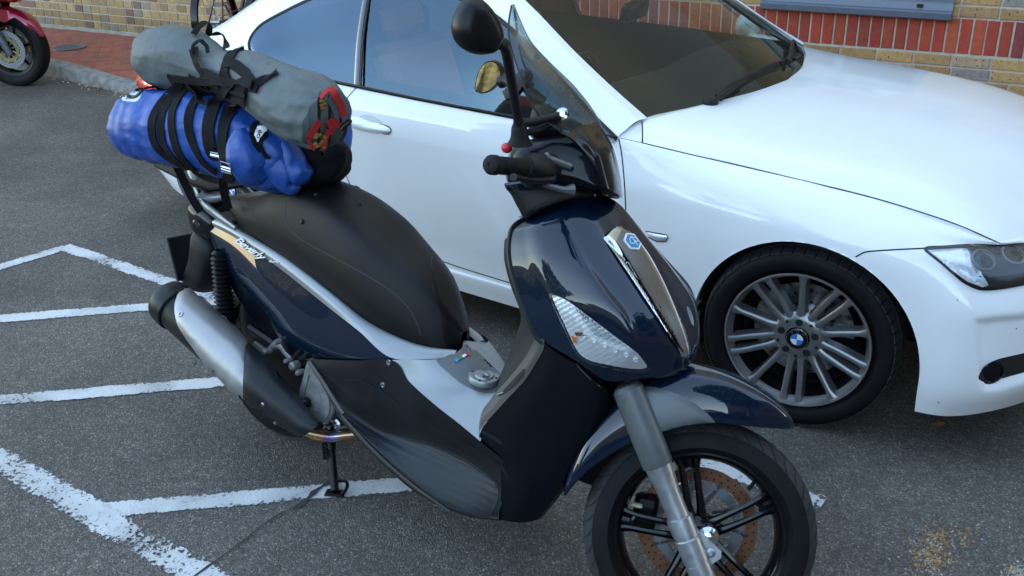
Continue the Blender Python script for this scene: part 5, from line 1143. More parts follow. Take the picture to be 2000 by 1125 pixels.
B3 = [(407,452,-.118), (446,508,-.150), (498,570,-.176), (540,612,-.190), (585,662,-.20), (660,695,-.205), (745,702,-.203)]
B4 = [(409,456,-.105), (438,514,-.135), (486,572,-.155), (520,612,-.168), (562,668,-.18), (640,699,-.195), (735,703,-.20)]
bp = MB(); bp.patch([S_(r) for r in (B1, B2, B3, B4)], 70, 24); bpb = bp.bvh(SF.M); bpo = bp.pair('side_panel', 'navy', sc, SF.M, thick=.003)
q = MB(); q.patch([S_(r) for r in (B4, [(430,520,-.12), (470,590,-.13), (510,640,-.14), (550,680,-.15), (585,703,-.165), (660,706,-.18), (735,706,-.19)])], 40, 6); q.pair('inner_panel', 'navy_dark', sc, SF.M)
# script lettering across the panel joint
both = MB(); both.v = [q.copy() for q in bp.v]; both.f = list(bp.f); both.m = list(bp.m); both._join(ST); bb_ = both.bvh(SF.M)
ex = Vector((76, 51)).normalized(); ey = Vector((.62, -.78))
def scr(mt, off, grow, dx=0, dy=0):
    q = text_px('Beverly', (458+dx, 471+dy), (ex.x*23.3, ex.y*23.3), (ey.x*16+5, ey.y*17), bb_, off, .0015, size=1.0, shear=.25, bold=grow, space=.92); return q.build('lettering', mt, bpo, smooth=False)
scr('gap', .0028, .03, 1.2, .8); scr('white_plastic', .0042, .016)  # first, dark offset copy is the letters' painted shadow
q = ribbon([(523, 509), (531, 511), (541, 511), (545, 513)], bb_, .003, .0035, n=12); q.build('flourish', 'white_plastic', bpo)
# ---- centre tunnel
TU = [
 [(766,703,-.204), (800,746,-.204), (850,791,-.204), (896,827,-.205), (938,862,-.208)],
 [(810,703,-.178), (842,742,-.172), (878,775,-.165), (915,805,-.17), (946,842,-.185)],
 [(845,702,-.145), (885,738,-.13), (912,765,-.12), (938,785,-.125), (955,812,-.15)],
 [(872,699,-.11), (912,722,-.085), (938,745,-.075), (958,765,-.08), (968,790,-.11)],
 [(900,682,-.05), (935,710,-.04), (962,735,-.035), (982,755,-.04), (990,775,-.05)],
 [(905,665,0), (945,696,0), (975,722,0), (1000,745,0), (1010,765,0)],
]
tn = MB(); tn.patch([S_(r) for r in TU], 50, 40); tnb = tn.bvh(SF.M); tn.mirror(0); tno = tn.build('centre_tunnel', 'silver', sc, SF.M, sharp=60)
q = skin(smooth_poly([(852,703), (880,697), (912,672), (940,697), (968,722), (985,740), (968,765), (950,768), (925,762), (900,748), (875,728)], 40), tnb, .001, .003, res=6); ti = q.build('tunnel_inlay', 'silver_dark', tno)
P, n = hit(tnb, 945, 737); up_ = (SF.M.to_3x3() @ Vector((.12, -.05, 1))).normalized(); q = MB(); q.lathe([(0, .010), (.026, .010), (.028, .006), (.030, .007), (.041, .006), (.043, .003), (.044, -.01)], P+up_*.002, up_, 48)
fx = (SF.M.to_3x3() @ Vector((1, -.35, 0))).normalized(); q.box(P+up_*.014, (.046, .010, .008), ex=fx, ey=up_.cross(fx), ez=up_, bev=.003); fc = q.build('fuel_cap', 'silver', sc)
q = MB()
for a in (40, 130, 220, 310): pp3 = radial(P+up_*.009, up_, fx); q.lathe([(0, .0015), (.0035, .001), (.004, -.002)], pp3(.0355, R(a), 0), up_, 10)
q.box(P+up_*.0125-fx*.0+fx*.018+up_.cross(fx)*-.012, (.016, .003, .001), ex=fx, ey=up_.cross(fx), ez=up_); q.build('screw', 'gap', fc)
# tricolour sticker
for pl, m_s in (([(886.5,704.5), (892,701), (897,704), (891.5,709.5)], 'emblem_blue'), ([(892,701), (901,696.5), (905,700), (897,704)], 'green'), ([(901,696.5), (908,692.5), (911,696), (905,700)], 'white_plastic'), ([(908,692.5), (915,690.5), (918.5,694.5), (911,696.5)], 'red')):
    skin(pl, tnb, .0045, .0008, res=5).build('sticker', m_s, ti)
# ---- footboard side
FB = [
 [(598,701,-.195), (690,704,-.204), (766,704,-.206), (800,747,-.206), (850,792,-.206), (896,828,-.207), (940,864,-.209), (985,900,-.207)],
 [(608,718,-.200), (690,726,-.203), (762,738,-.198), (802,775,-.193), (850,812,-.19), (897,845,-.192), (944,878,-.197), (988,915,-.2)],
 [(620,738,-.198), (690,762,-.188), (752,786,-.175), (800,815,-.168), (850,840,-.167), (900,865,-.172), (950,893,-.182), (990,930,-.195)],
 [(636,766,-.198), (690,806,-.182), (740,838,-.165), (790,856,-.160), (850,875,-.160), (905,900,-.165), (955,930,-.18), (984,962,-.2)],
 [(645,785,-.205), (688,822,-.20), (733,853,-.195), (778,880,-.195), (830,908,-.198), (885,938,-.2), (940,965,-.205), (980,985,-.207)],
 [(655,803,-.208), (686,833,-.218), (725,868,-.226), (765,904,-.230), (812,944,-.233), (865,978,-.232), (925,1001,-.226), (972,1008,-.212)],
 [(657,812,-.20), (684,842,-.21), (720,880,-.216), (758,917,-.22), (805,957,-.222), (862,990,-.222), (925,1011,-.216), (978,1017,-.205)],
 [(670,815,-.12), (700,850,-.12), (735,885,-.12), (775,922,-.12), (820,955,-.12), (875,985,-.12), (930,1005,-.12), (985,1010,-.12)],
]
fb = MB(); fb.patch([S_(r) for r in FB], 90, 60); fbb = fb.bvh(SF.M); fbo = fb.pair('footboard', 'side_black', sc, SF.M, sharp=60)
FM = smooth_poly([(702,838), (740,846), (790,858), (830,868), (870,884), (915,906), (950,930), (970,948), (974,968), (968,990), (950,1008), (900,994), (862,976), (821,950), (786,916), (762,880), (735,858)], 70)
q = skin(FM, fbb, .0012, .004, res=9, fn=lambda u, v: .0008*max(0, math.sin((v-u*.45)*.42))); q.build('foot_mat', 'footmat', fbo)
for px in ([(672,742), (700,742), (740,760), (775,785)], [(762,850), (830,866), (905,895), (965,938), (975,950)], [(740,862), (765,884), (790,916), (825,949), (866,975), (905,992), (948,1007)]):
    ribbon(px, fbb, .004, .0025, th=.001, n=30).build('moulding_edge', 'footmat', fbo)
for u, v in ((760, 708), (748, 752)):
    P, n = hit(fbb, u, v); q = MB(); q.lathe([(0, .001), (.004, .001), (.005, .003), (.008, .003), (.009, 0)], P, n, 18); q.build('screw', 'steel', fbo)
q = MB(); tp = S_([(604,706,-.205), (622,732,-.208), (640,760,-.211), (656,786,-.215), (671,808,-.218)]); q.tube(tp, [(.006, .0045)]*5, 8, smooth=24); q.build('edge_trim', 'taupe', fbo, SF.M)
q = MB(); tp = S_([(668,813,-.221), (690,838,-.226), (722,873,-.23), (762,911,-.234), (808,950,-.236), (850,980,-.235), (880,1000,-.23)]); q.tube(tp, [(.010, .004), (.011, .004), (.012, .004), (.011, .004), (.009, .004), (.006, .003), (.003, .002)], 8, smooth=50, flat=(0, -.4, 1)); q.build('edge_trim', 'taupe', fbo, SF.M)
# ---- inner leg shield: knee panel and taupe strip
KP = [
 [(1003,456,-.18), (1000,500,-.208), (1014,560,-.228), (1034,615,-.238), (1049,655,-.236), (1030,690,-.215), (1002,727,-.195), (968,765,-.165)],
 [(985,470,-.14), (985,510,-.15), (998,560,-.16), (1018,610,-.165), (1030,650,-.16), (1015,690,-.15), (990,725,-.13), (966,764,-.11)],
 [(1000,480,0), (1005,520,0), (1012,570,0), (1018,620,0), (1002,670,0), (986,712,0), (972,742,0), (966,764,0)],
]
kp = MB(); kp.patch([S_(YS(r)) for r in KP], 50, 20); kp.mirror(0); kp.build('knee_panel', 'knee', sc, SF.M)
TS = [
 [(1063,664,-.245), (1061,683,-.243), (1046,710,-.239), (1030,736,-.234), (1010,759,-.229), (990,780,-.224), (963,810,-.216), (938,838,-.210), (938,858,-.21)],
 [(1056,660,-.243), (1048,683,-.240), (1034,706,-.236), (1018,729,-.23), (1000,750,-.222), (980,771,-.214), (958,796,-.206), (940,818,-.204), (935,850,-.206)],
 [(1048,656,-.236), (1036,680,-.222), (1022,702,-.210), (1005,724,-.200), (988,744,-.19), (968,766,-.18), (955,784,-.178), (942,802,-.18), (936,826,-.19)],
]
ts = MB(); ts.patch([S_(YS(r)) for r in TS], 60, 16); tsb = ts.bvh(SF.M); tso = ts.pair('shield_trim', 'taupe', sc, SF.M)
skin(smooth_poly([(1021,722), (1026,722), (1020,737), (1004,754), (984,770), (974,774), (984,762), (1000,746), (1012,733)], 30), tsb, .001, .001, res=4).build('vent_slot', 'gap', tso)
q = ribbon([(971,773), (978,769), (984,767)], tsb, .003, .003, n=8); q.build('slot_edge', 'silver', tso)
# ---- seat
s0 = [(436,384,-.085), (466,436,-.13), (545,494,-.153), (638,563,-.162), (712,622,-.160), (778,659,-.142), (832,678,-.105), (870,684,-.065), (897,684,-.015)]
B0 = S_(s0); C0 = [Vector((-.16, 0, .80)), Vector((.0, 0, .845))]
for u, v, y, dz in ((650,347,.10,.010), (722,370,.10,.008), (786,412,.10,.004), (832,463,.09,.002), (878,513,.078,0), (908,575,.06,0), (923,642,.03,0)): q = P_(u, v, y); C0.append(Vector((q.x, 0, q.z+dz)))
rs = [[], [], [], [], [], [], []]
for q, e_ in zip(B0, C0):
    for k, (yf, zf) in enumerate([(-.10, 0), (.0, 0), (-.09, .30), (-.03, .64), (.16, .89), (.55, .985), (1, 1)]):
        rs[k].append(Vector((q.x+(e_.x-q.x)*zf, q.y*(1-yf) if k else q.y*.85, q.z+(e_.z-q.z)*zf-(.008 if k == 0 else 0))))
se_ = MB(); se_.patch(rs, 110, 50); se_.mirror(0); seb = se_.bvh(SF.M); seo = se_.build('seat', 'vinyl', sc, SF.M, sharp=70)
for px in ([(476,392), (492,415), (505,445), (512,475)], [(560,395), (556,425), (566,447), (592,470), (640,497), (700,529), (752,560), (790,592), (812,626), (822,655)], [(846,500), (843,512), (848,540), (858,580), (868,630), (873,672)], [(846,500), (862,500), (880,515), (895,535)]):
    ribbon(px, seb, .0022, .0006, n=50).build('seam', 'thread', seo)
skin(smooth_poly([(849,504), (864,502), (884,522), (900,556), (913,605), (917,640), (908,664), (893,674), (873,676), (866,632), (856,580), (846,535), (844,514)], 50), seb, .0012, .003, res=7).build('front_panel', 'satin_black', seo)
for u, v in ((590, 433), (617, 379), (702, 398), (700, 360)):
    P, n = hit(seb, u, v); q = MB(); q.lathe([(0, .005), (.005, .0045), (.008, .001), (.009, -.002)], P, n, 16); q.build('button', 'satin_black', seo)
# ---- handlebar group
hcv = MB(); OUT = [(994,300), (1010,281), (1036,272), (1085,262), (1140,268), (1188,288), (1202,325), (1212,370), (1210,387), (1190,386), (1150,377), (1100,370), (1050,364), (1008,366), (990,356), (988,330)]
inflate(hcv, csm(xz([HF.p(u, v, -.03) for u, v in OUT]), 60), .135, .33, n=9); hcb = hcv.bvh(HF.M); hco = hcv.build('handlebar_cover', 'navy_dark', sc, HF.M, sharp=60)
cl = MB(); inflate(cl, csm(xz([HF.p(u, v, 0) for u, v in [(992,360), (1002,385), (1016,412), (1030,430), (1070,412), (1120,395), (1160,384), (1150,366), (1060,350)]]), 40), .085, .3); cl.build('steering_column', 'black_plastic', sc, HF.M)
lip = MB(); lip.patch([[HF.p(u, v, y) for u, v, y in L] for L in ([(985,362,-.14), (1020,358,-.16), (1060,354,-.16), (1100,352,-.13)], [(990,372,-.11), (1020,372,-.13), (1060,370,-.13), (1100,370,-.11)])], 24, 6); lip.pair('cover_lip', 'navy', sc, HF.M, thick=.006)
for sg in (-1, 1):
    m = Matrix.Identity(4) if sg < 0 else Matrix.Scale(-1, 4, (0, 1, 0))
    g0 = HF.p(962, 322, -.385); g1 = g0+Vector((.062, .13, .010)); g2_ = HF.p(1075, 325, -.12)
    dd = (g1-g0).normalized(); q = MB()
    q.lathe([(0, -.010), (.004, -.010), (.0045, -.012), (.012, -.012), (.019, -.009), (.0215, -.004), (.0215, .010), (.0185, .014), (.017, .02), (.018, .05), (.0195, .09), (.020, .118), (.025, .121), (.025, .126), (.018, .13)], g0, dd, 30)
    for k in range(10): q.lathe([(.0178, .03+k*.008), (.0198, .032+k*.008), (.0178, .034+k*.008)], g0, dd, 24)
    q.xf(m); q.build('grip', 'rubber', sc, HF.M)
    q = MB(); q.tube([g0+dd*.13, g0+dd*.15, g0+dd*.20, g2_], [.018, .034, .036, .03], 18); q.box(g0+dd*.17+Vector((.0, .0, -.02)), (.05, .06, .05), ex=(.9, .4, 0), ey=(-.4, .9, 0), bev=.012); q.xf(m); q.build('switch_housing', 'black_plastic', sc, HF.M)
    q = MB(); q.tube([g1+Vector((.05, .05, -.012)), g1+Vector((.055, .01, -.016)), g0+Vector((.085, .06, -.018)), g0+Vector((.055, .0, -.018)), g0+Vector((.050, -.02, -.018))], [(.009, .006), (.009, .006), (.008, .005), (.007, .005), (.009, .008)], 8, smooth=24); q.xf(m); q.build('brake_lever', 'satin_black', sc, HF.M)
    q = MB(); q.tube([g1+Vector((.03, .03, .03)), g1+Vector((.085, .07, .02))], .008, 8); q.tube([g1+Vector((.03, .03, .03)), g1+Vector((.033, .033, .03))], .012, 6); q.tube([g1+Vector((.02, .04, -.03)), g1+Vector((.08, .07, -.034)), g1+Vector((.1, .08, -.03))], [.006, .008, .014], 8); q.xf(m); q.build('cable', 'silver_dark', sc, HF.M)
q = MB(); rp_ = HF.p(990, 289, -.2); q.ell(rp_, (.013, .016, .012)); q.build('stop_switch', 'red_plastic', sc, HF.M)
# mirrors
def unp(u, v, P0, n):
    d = ray(u, v); return CAM+d*((P0-CAM).dot(n)/d.dot(n))
def dome(mb, px, P0, n, depth, p=.45, k=9, n_=48, mi=0):
    pts = [unp(u, v, P0, n) for u, v in smooth_poly(px, n_)]; cc = sum(pts, Vector())/len(pts); rows = []
    nv = n if n.dot(CAM-P0) > 0 else -n
    if depth < 0: nv = -nv; depth = -depth
    for j in range(k+1):
        a = j/k*math.pi/2; s = max(math.cos(a), .02)**p; rows.append([cc+(q-cc)*s+nv*depth*math.sin(a) for q in pts])
    rows.insert(0, [cc+(q-cc)*.97-nv*.006 for q in pts]); mb.grid(rows, True, mi, caps=True); return pts, cc, nv
mR0 = HF.w(HF.p(930, 55, -.40)); mR = MB(); toc = (CAM-mR0).normalized(); nR = (toc*.8+HF.ex*.45).normalized()
ptsR, ccR, nv = dome(mR, [(903,0), (920,-6), (936,-3), (957,19), (972,49), (977,71), (974,87), (961,102), (942,107), (922,105), (901,94), (886,75), (882,52), (888,26)], mR0, nR, .045)
mro = mR.build('mirror', 'satin_black', sc)
q = MB(); q.grid([[ccR+(a-ccR)*.9-nv*.008 for a in ptsR], [ccR+(a-ccR)*.01-nv*.008 for a in ptsR]], True); q.build('mirror_glass', 'mirror', mro)
q = MB(); L = [(1015,272,-.20), (1015,255,-.205), (1012,232,-.22), (1004,185,-.26), (996,140,-.30), (990,105,-.34), (984,88,-.37), (972,84,-.39)]
q.tube([HF.w(HF.p(*a)) for a in L], [.018, .016, .0115, .011, .0115, .012, .0135, .013], 14, smooth=40); q.build('stalk', 'black_plastic', mro)
q = MB(); q.tube([HF.w(HF.p(1015, 283, -.195)), HF.w(HF.p(1015, 268, -.20)), HF.w(HF.p(1014, 250, -.205)), HF.w(HF.p(1013, 240, -.21))], [.030, .021, .018, .013], 18, smooth=14); q.build('boot', 'rubber', mro)
mL0 = HF.w(HF.p(957, 150, .36)); toc = (CAM-mL0).normalized(); nL = (toc+Vector((-.45, -.89, .03)).normalized()).normalized(); mL = MB()
OL = [(929,176), (931,158), (937,137), (950,121), (966,118), (977,127), (982,144), (974,162), (958,178), (941,183)]
ptsL, ccL, nv = dome(mL, OL, mL0, nL, -.04); mlo = mL.build('mirror', 'satin_black', sc)
q = MB(); q.grid([[ccL+(a-ccL)*.90+nv*-.0075 for a in ptsL], [ccL+(a-ccL)*.01-nv*.0075 for a in ptsL]], True); q.build('mirror_glass', 'mirror', mlo, sharp=180)
q = MB(); L = [(980,160,.34), (992,160,.32), (1003,175,.28), (1010,215,.22), (1015,262,.18)]; q.tube([HF.w(HF.p(*a)) for a in L], [.018, .0135, .012, .012, .016], 12, smooth=30); q.build('stalk', 'black_plastic', mlo)
# windscreen
VA = [(999,11,-.03), (994,42,-.09), (995,78,-.125), (1013,138,-.16), (1039,205,-.175), (1070,240,-.175), (1100,262,-.16)]
VB = [(1001,9,-.015), (1006,48,-.055), (1022,92,-.08), (1060,150,-.105), (1098,207,-.115), (1130,250,-.115), (1150,280,-.105)]
VC = [(1003,8,0), (1016,40,0), (1037,82,0), (1073,122,0), (1122,170,0), (1163,224,0), (1196,292,0)]
vz = MB(); vz.patch([[HF.p(*a) for a in L] for L in (VA, VB, VC)], 50, 20); vzb = vz.bvh(HF.M); vz.mirror(0); vzo = vz.build('windshield', 'visor', sc, HF.M, thick=.003, sharp=70)
q = MB(); q.tube([HF.p(*a) for a in VA], .0022, 6, smooth=50); q.pair('windshield_edge', 'satin_black', vzo, HF.M)
q = MB(); q.tube([HF.p(*a) for a in VC], .0018, 6, smooth=50); q.build('windshield_edge', 'silver_dark', vzo, HF.M)
q = MB(); P = HF.p(1099, 224, -.15); q.lathe([(0, -.014), (.006, -.014), (.007, -.010), (.012, -.009), (.013, -.004), (.016, -.003), (.016, .004)], P, (0, 1, 0), 24); q.build('screen_bolt', 'chrome', vzo, HF.M)
q = MB(); q.tube([HF.p(*a) for a in ((1012,243,-.21), (1040,238,-.19), (1075,230,-.165), (1096,226,-.15))], [.011, .010, .009, .012], 10); q.tube([HF.p(*a) for a in ((1015,262,-.19), (1050,255,-.17), (1080,240,-.14))], .008, 10); q.build('screen_bracket', 'black_plastic', sc, HF.M)
q = MB(); inflate(q, csm(xz([HF.p(u, v, 0) for u, v in [(1040,270), (1038,235), (1045,210), (1062,206), (1085,222), (1110,250), (1120,275)]]), 30), .10, .4); q.build('instrument_housing', 'black_plastic', sc, HF.M)
# lower dark part of the screen
VD = [[(1092,258,-.155), (1125,278,-.15), (1165,330,-.13), (1180,382,-.11)], [(1130,248,-.115), (1160,282,-.115), (1190,335,-.09), (1200,385,-.075)], [(1168,236,0), (1196,285,0), (1210,335,0), (1216,386,0)]]
q = MB(); q.patch([[HF.p(*a) for a in L] for L in VD], 30, 14); q.mirror(0); q.build('front_cowl', 'gloss_black', sc, HF.M, thick=.004)
# phone holder
q = MB(); ph0 = HF.p(1012, 165, .02); q.box(ph0, (.02, .05, .085), ex=(.8, 0, .6), ez=(-.6, 0, .8), bev=.004)
q = MB(); q.tube([HF.p(1030,142,.0), HF.p(1018,158,.0), HF.p(1003,178,.0), HF.p(985,188,.0)], [(.010, .03), (.018, .03), (.014, .028), (.006, .02)], 10); q.ell(HF.p(1030, 150, .0), (.014, .03, .018)); q.tube([HF.p(1020,165,0), HF.p(1042,186,.0), HF.p(1062,200,.0)], [.008, .017, .013], 12); q.tube([HF.p(1030, 170, 0), HF.p(1040, 165, -.02)], .006, 8); q.build('phone_holder', 'black_plastic', sc, HF.M)
# ---- rear: grab rails, rack, plate, shock, engine, silencer
for sg in (-1, 1):
    m = Matrix.Identity(4) if sg < 0 else Matrix.Scale(-1, 4, (0, 1, 0))
    q = MB(); q.tube(S_([(366,326,-.055), (377,348,-.085), (388,378,-.105), (402,402,-.118), (430,425,-.128), (462,448,-.135)]), [(.016, .010), (.018, .012), (.016, .011), (.019, .012), (.018, .011), (.013, .008)], 12, smooth=44, flat=(.3, -.5, .8)); q.xf(m); q.build('grab_rail', 'silver', sc, SF.M)
q = MB(); pr = P_(372, 332, 0); q.box((pr.x+.08, 0, pr.z+.0), (.30, .20, .018), ex=(.98, 0, -.12), ez=(.12, 0, .98), bev=.006); q.build('luggage_rack', 'satin_black', sc, SF.M)
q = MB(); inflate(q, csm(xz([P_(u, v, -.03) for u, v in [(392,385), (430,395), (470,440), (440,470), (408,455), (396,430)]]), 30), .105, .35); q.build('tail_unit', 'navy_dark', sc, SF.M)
q = MB(); tl_ = P_(412, 384, -.05); q.ell(tl_, (.035, .07, .022)); q.build('tail_light', 'lamp_chrome', sc, SF.M)
q = MB(); q.tube(S_([(398,440,-.10), (388,437,-.13), (378,432,-.15)]), [.006, .011, .005], 10); q.build('rear_indicator', 'silver_dark', sc, SF.M)
q = MB(); inflate(q, csm(xz([P_(u, v, -.02) for u, v in [(398,438), (424,462), (432,500), (425,545), (404,572), (378,560), (372,548), (388,500), (392,465)]]), 40), .075, .3); q.build('rear_mudguard', 'black_plastic', sc, SF.M)
q = MB(); a_ = [P_(u, v, -.085) for u, v in [(345,476), (352,472), (387,461), (388,468), (372,530), (365,548), (335,527), (333,522)]]; q.prism(a_, (.0, .008, 0)) if False else None
nrm = Vector((-.93, 0, -.36)); cpl = P_(362, 502, -.04); uu = Vector((-.36, 0, .93)); 
q.box(cpl+Vector((0, .02, 0)), (.008, .15, .155), ex=-nrm, ey=(0, 1, 0), ez=uu, bev=.003); q.build('number_plate_holder', 'side_black', sc, SF.M)
q = MB(); s_a, s_b = P_(431, 500, -.115), P_(441, 618, -.115); sdn = (s_b-s_a); Ls = sdn.length; prof = [(.018, -.02), (.03, -.01)]
for k in range(14): prof += [(.025, Ls*k/14), (.034, Ls*(k+.5)/14)]
prof += [(.026, Ls), (.02, Ls+.02), (.012, Ls+.08)]
q.lathe(prof, s_a, sdn, 30); q.build('shock_absorber', 'satin_black', sc, SF.M, sharp=30)
q = MB(); inflate(q, csm(xz([P_(u, v, -.08) for u, v in [(452,560), (520,585), (580,640), (632,700), (662,780), (655,840), (600,835), (540,770), (480,700), (448,640)]]), 50), .08, .3, y0=.0); q.box((.15, .14, .32), (.5, .08, .16), bev=.03); q.build('engine', 'satin_black', sc, SF.M)
EC = [(599,706), (606,703), (616,722), (634,750), (648,778), (650,805), (640,824), (620,824), (598,812), (586,790), (585,762), (592,735)]
q = MB(); pts = [P_(u, v, -.155) for u, v in smooth_poly(EC, 50)]; cc = sum(pts, Vector())/len(pts)
q.grid([[cc+(a-cc)*s+Vector((0, dy_, 0)) for a in pts] for s, dy_ in ((1, .05), (1, .004), (.96, 0), (.90, -.001), (.89, -.006), (.55, -.008), (.54, -.004), (.02, -.004))], True); eo = q.build('engine_cover', 'engine', sc, SF.M, sharp=35)
q = MB(); pc_ = P_(599, 786, -.165); q.lathe([(0, -.02), (.012, -.02), (.014, -.014), (.016, -.012), (.016, .01)], pc_, (0, 1, 0), 8); q.build('filler_plug', 'satin_black', eo, SF.M)
q = MB(); q.tube(S_([(520,690,-.13), (545,672,-.14), (562,690,-.14), (585,722,-.13)]), [.008, .016, .013, .01], 10, smooth=20); q.tube(S_([(500,672,-.12), (520,688,-.13)]), .012, 10)
for u, v, rr in ((519, 688, .011), (572, 715, .014), (583, 728, .009), (560, 705, .008), (541, 668, .009)): P = P_(u, v, -.145); q.lathe([(0, -.01), (rr*.6, -.01), (rr, -.004), (rr, .02)], P, (0, 1, 0), 16)
q.build('engine_mount', 'engine', sc, SF.M)
q = MB()
for i in range(16): u, v = rnd.uniform(628, 662), rnd.uniform(816, 836); P = P_(u, v, -.13); q.ell(P, (rnd.uniform(.004, .01),)*3, n=7, m=5)
q.tube(S_([(630,822,-.12), (645,815,-.13), (660,828,-.13)]), .008, 8); q.lathe([(.012, -.02), (.018, -.015), (.018, .02)], P_(664, 826, -.13), (0, 1, 0), 16); q.build('linkage', 'steel', sc, SF.M)
q = MB(); q.tube(S_([(560,800,-.17), (600,842,-.16), (640,852,-.14), (672,850,-.11), (720,845,-.06)]), [.02, .021, .020, .020, .02], 18, smooth=24)
hm = bpy.data.materials.new('heat_tinted'); hm.use_nodes = True; nt = hm.node_tree; b = nt.nodes['Principled BSDF']; b.inputs['Metallic'].default_value = .9; b.inputs['Roughness'].default_value = .25
tcn = nt.nodes.new('ShaderNodeTexCoord'); sx = nt.nodes.new('ShaderNodeSeparateXYZ'); link(nt, tcn.outputs['Object'], sx.inputs[0]); cx_ = P_(632, 850, -.14).x
mr = nt.nodes.new('ShaderNodeMapRange'); mr.inputs[1].default_value = cx_-.07; mr.inputs[2].default_value = cx_+.07; link(nt, sx.outputs[0], mr.inputs[0]); cr2_ = nt.nodes.new('ShaderNodeValToRGB'); link(nt, mr.outputs[0], cr2_.inputs[0])
e = cr2_.color_ramp; e.elements[0].color = (.30, .22, .14, 1); e.elements[1].color = (.38, .24, .16, 1)
for p_, c_ in ((.3, (.45, .28, .12)), (.45, (.40, .20, .22)), (.55, (.22, .22, .50)), (.68, (.45, .44, .50)), (.82, (.5, .30, .16))): q_ = e.elements.new(p_); q_.color = (*c_, 1)
link(nt, cr2_.outputs[0], b.inputs['Base Color']); M['heat_tinted'] = hm
q.build('exhaust_pipe', 'heat_tinted', sc, SF.M)
m0, m1 = P_(331, 589, -.205), P_(565, 800, -.20); ml = (m1-m0); Lm = ml.length; mu = MB()
mu.lathe([(.0, .03), (.03, .03), (.066, .03), (.070, .06), (.0715, .10), (.0715, Lm*.5), (.069, Lm*.72), (.055, Lm*.9), (.030, Lm*1.0), (.02, Lm*1.04)], m0, ml, 56); mub = mu.bvh(SF.M); muo = mu.build('silencer', 'black_plastic', sc, SF.M, sharp=40)
q = MB(); q.lathe([(.030, .012), (.045, -.008), (.062, -.016), (.073, -.010), (.0775, .004), (.0785, .03), (.0775, .052), (.073, .056), (.070, .05)], m0, ml, 56); q.lathe([(.030, .012), (.026, .05), (0, .06)], m0, ml, 30); q.build('end_cap', 'side_black', muo, SF.M)
SS = smooth_poly([(357,559), (371,553), (388,570), (412,597), (435,622), (460,649), (481,671), (480,700), (481,745), (482,789), (466,784), (447,770), (425,741), (404,712), (384,684), (362,655), (347,628), (343,593)], 80)
q = skin(SS, mub, .006, .006, bulge=.006, bw=16, res=8, fn=lambda u, v: .004*math.exp(-(((v-u*.95-203)/14)**2))); sho = q.build('heat_shield', 'exhaust_silver', muo, sharp=60)
P, n = hit(mub, 357, 616); q = MB(); q.lathe([(0, .011), (.004, .011), (.005, .014), (.009, .014), (.011, .009)], P, n, 20); q.build('screw', 'steel', sho)
FS = smooth_poly([(480,676), (500,688), (520,706), (545,738), (575,774), (600,803), (621,828), (608,842), (590,849), (560,840), (530,825), (505,808), (482,793), (478,750), (478,710)], 60)
mb2 = MB(); n0, n1 = P_(455, 700, -.215), P_(640, 858, -.185); mb2.lathe([(.062, 0), (.068, .08), (.062, .2), (.045, .34), (.036, .42), (.03, .5)], n0, n1-n0, 40); mub2 = mb2.bvh(SF.M)
q = skin(FS, mub2, .008, .008, bulge=.006, bw=16, res=8); fso_ = q.build('front_heat_shield', 'side_black', muo, sharp=60)
for u, v in ((519, 787), (533, 832)):
    P, n = hit(mub2, u, v); q = MB(); q.lathe([(0, .016), (.004, .016), (.006, .014), (.006, .010)], P, n, 12); q.build('screw', 'steel', fso_)
q = MB(); q.tube([SF.w(P_(383, 707, -.17)), SF.w(P_(379, 710, -.185))], [.006, .009], 8); q.build('screw', 'steel', muo)
q = MB(); q.tube(S_([(500,650,-.09), (560,690,-.1), (640,720,-.12)]), [(.02, .05), (.02, .04), (.02, .03)], 10); q.build('swingarm', 'satin_black', sc, SF.M)
# stand
q = MB(); f0 = G(655, 966); t0 = SF.w(P_(646, 866, -.09)); f0 = f0+Vector((0, 0, .010)); ud_ = (t0-f0).normalized(); q.tube([t0+ud_*.05, t0, f0+ud_*.13], [.016, .016, .014], 14); q.tube([f0+ud_*.135, f0+ud_*.004], [.0125, .0125], 16)
q.box(f0+Vector((0, 0, -.004)), (.062, .036, .006), ex=(.93, .36, 0), ey=(-.36, .93, 0), bev=.002)
q.tube([f0+ud_*.035+Vector((.006, 0, 0)), f0+Vector((.030, .02, .036)), f0+Vector((.040, .010, .022)), f0+Vector((.030, -.002, .004))], [(.0045, .009)]*4, 8, smooth=16)
for k in range(9): q.lathe([(.0165, 0), (.020, .002), (.0165, .004)], t0-ud_*(.005+k*.0058)+Vector((-.012, 0, 0)), ud_, 14)
q.build('stand', 'satin_black', sc)
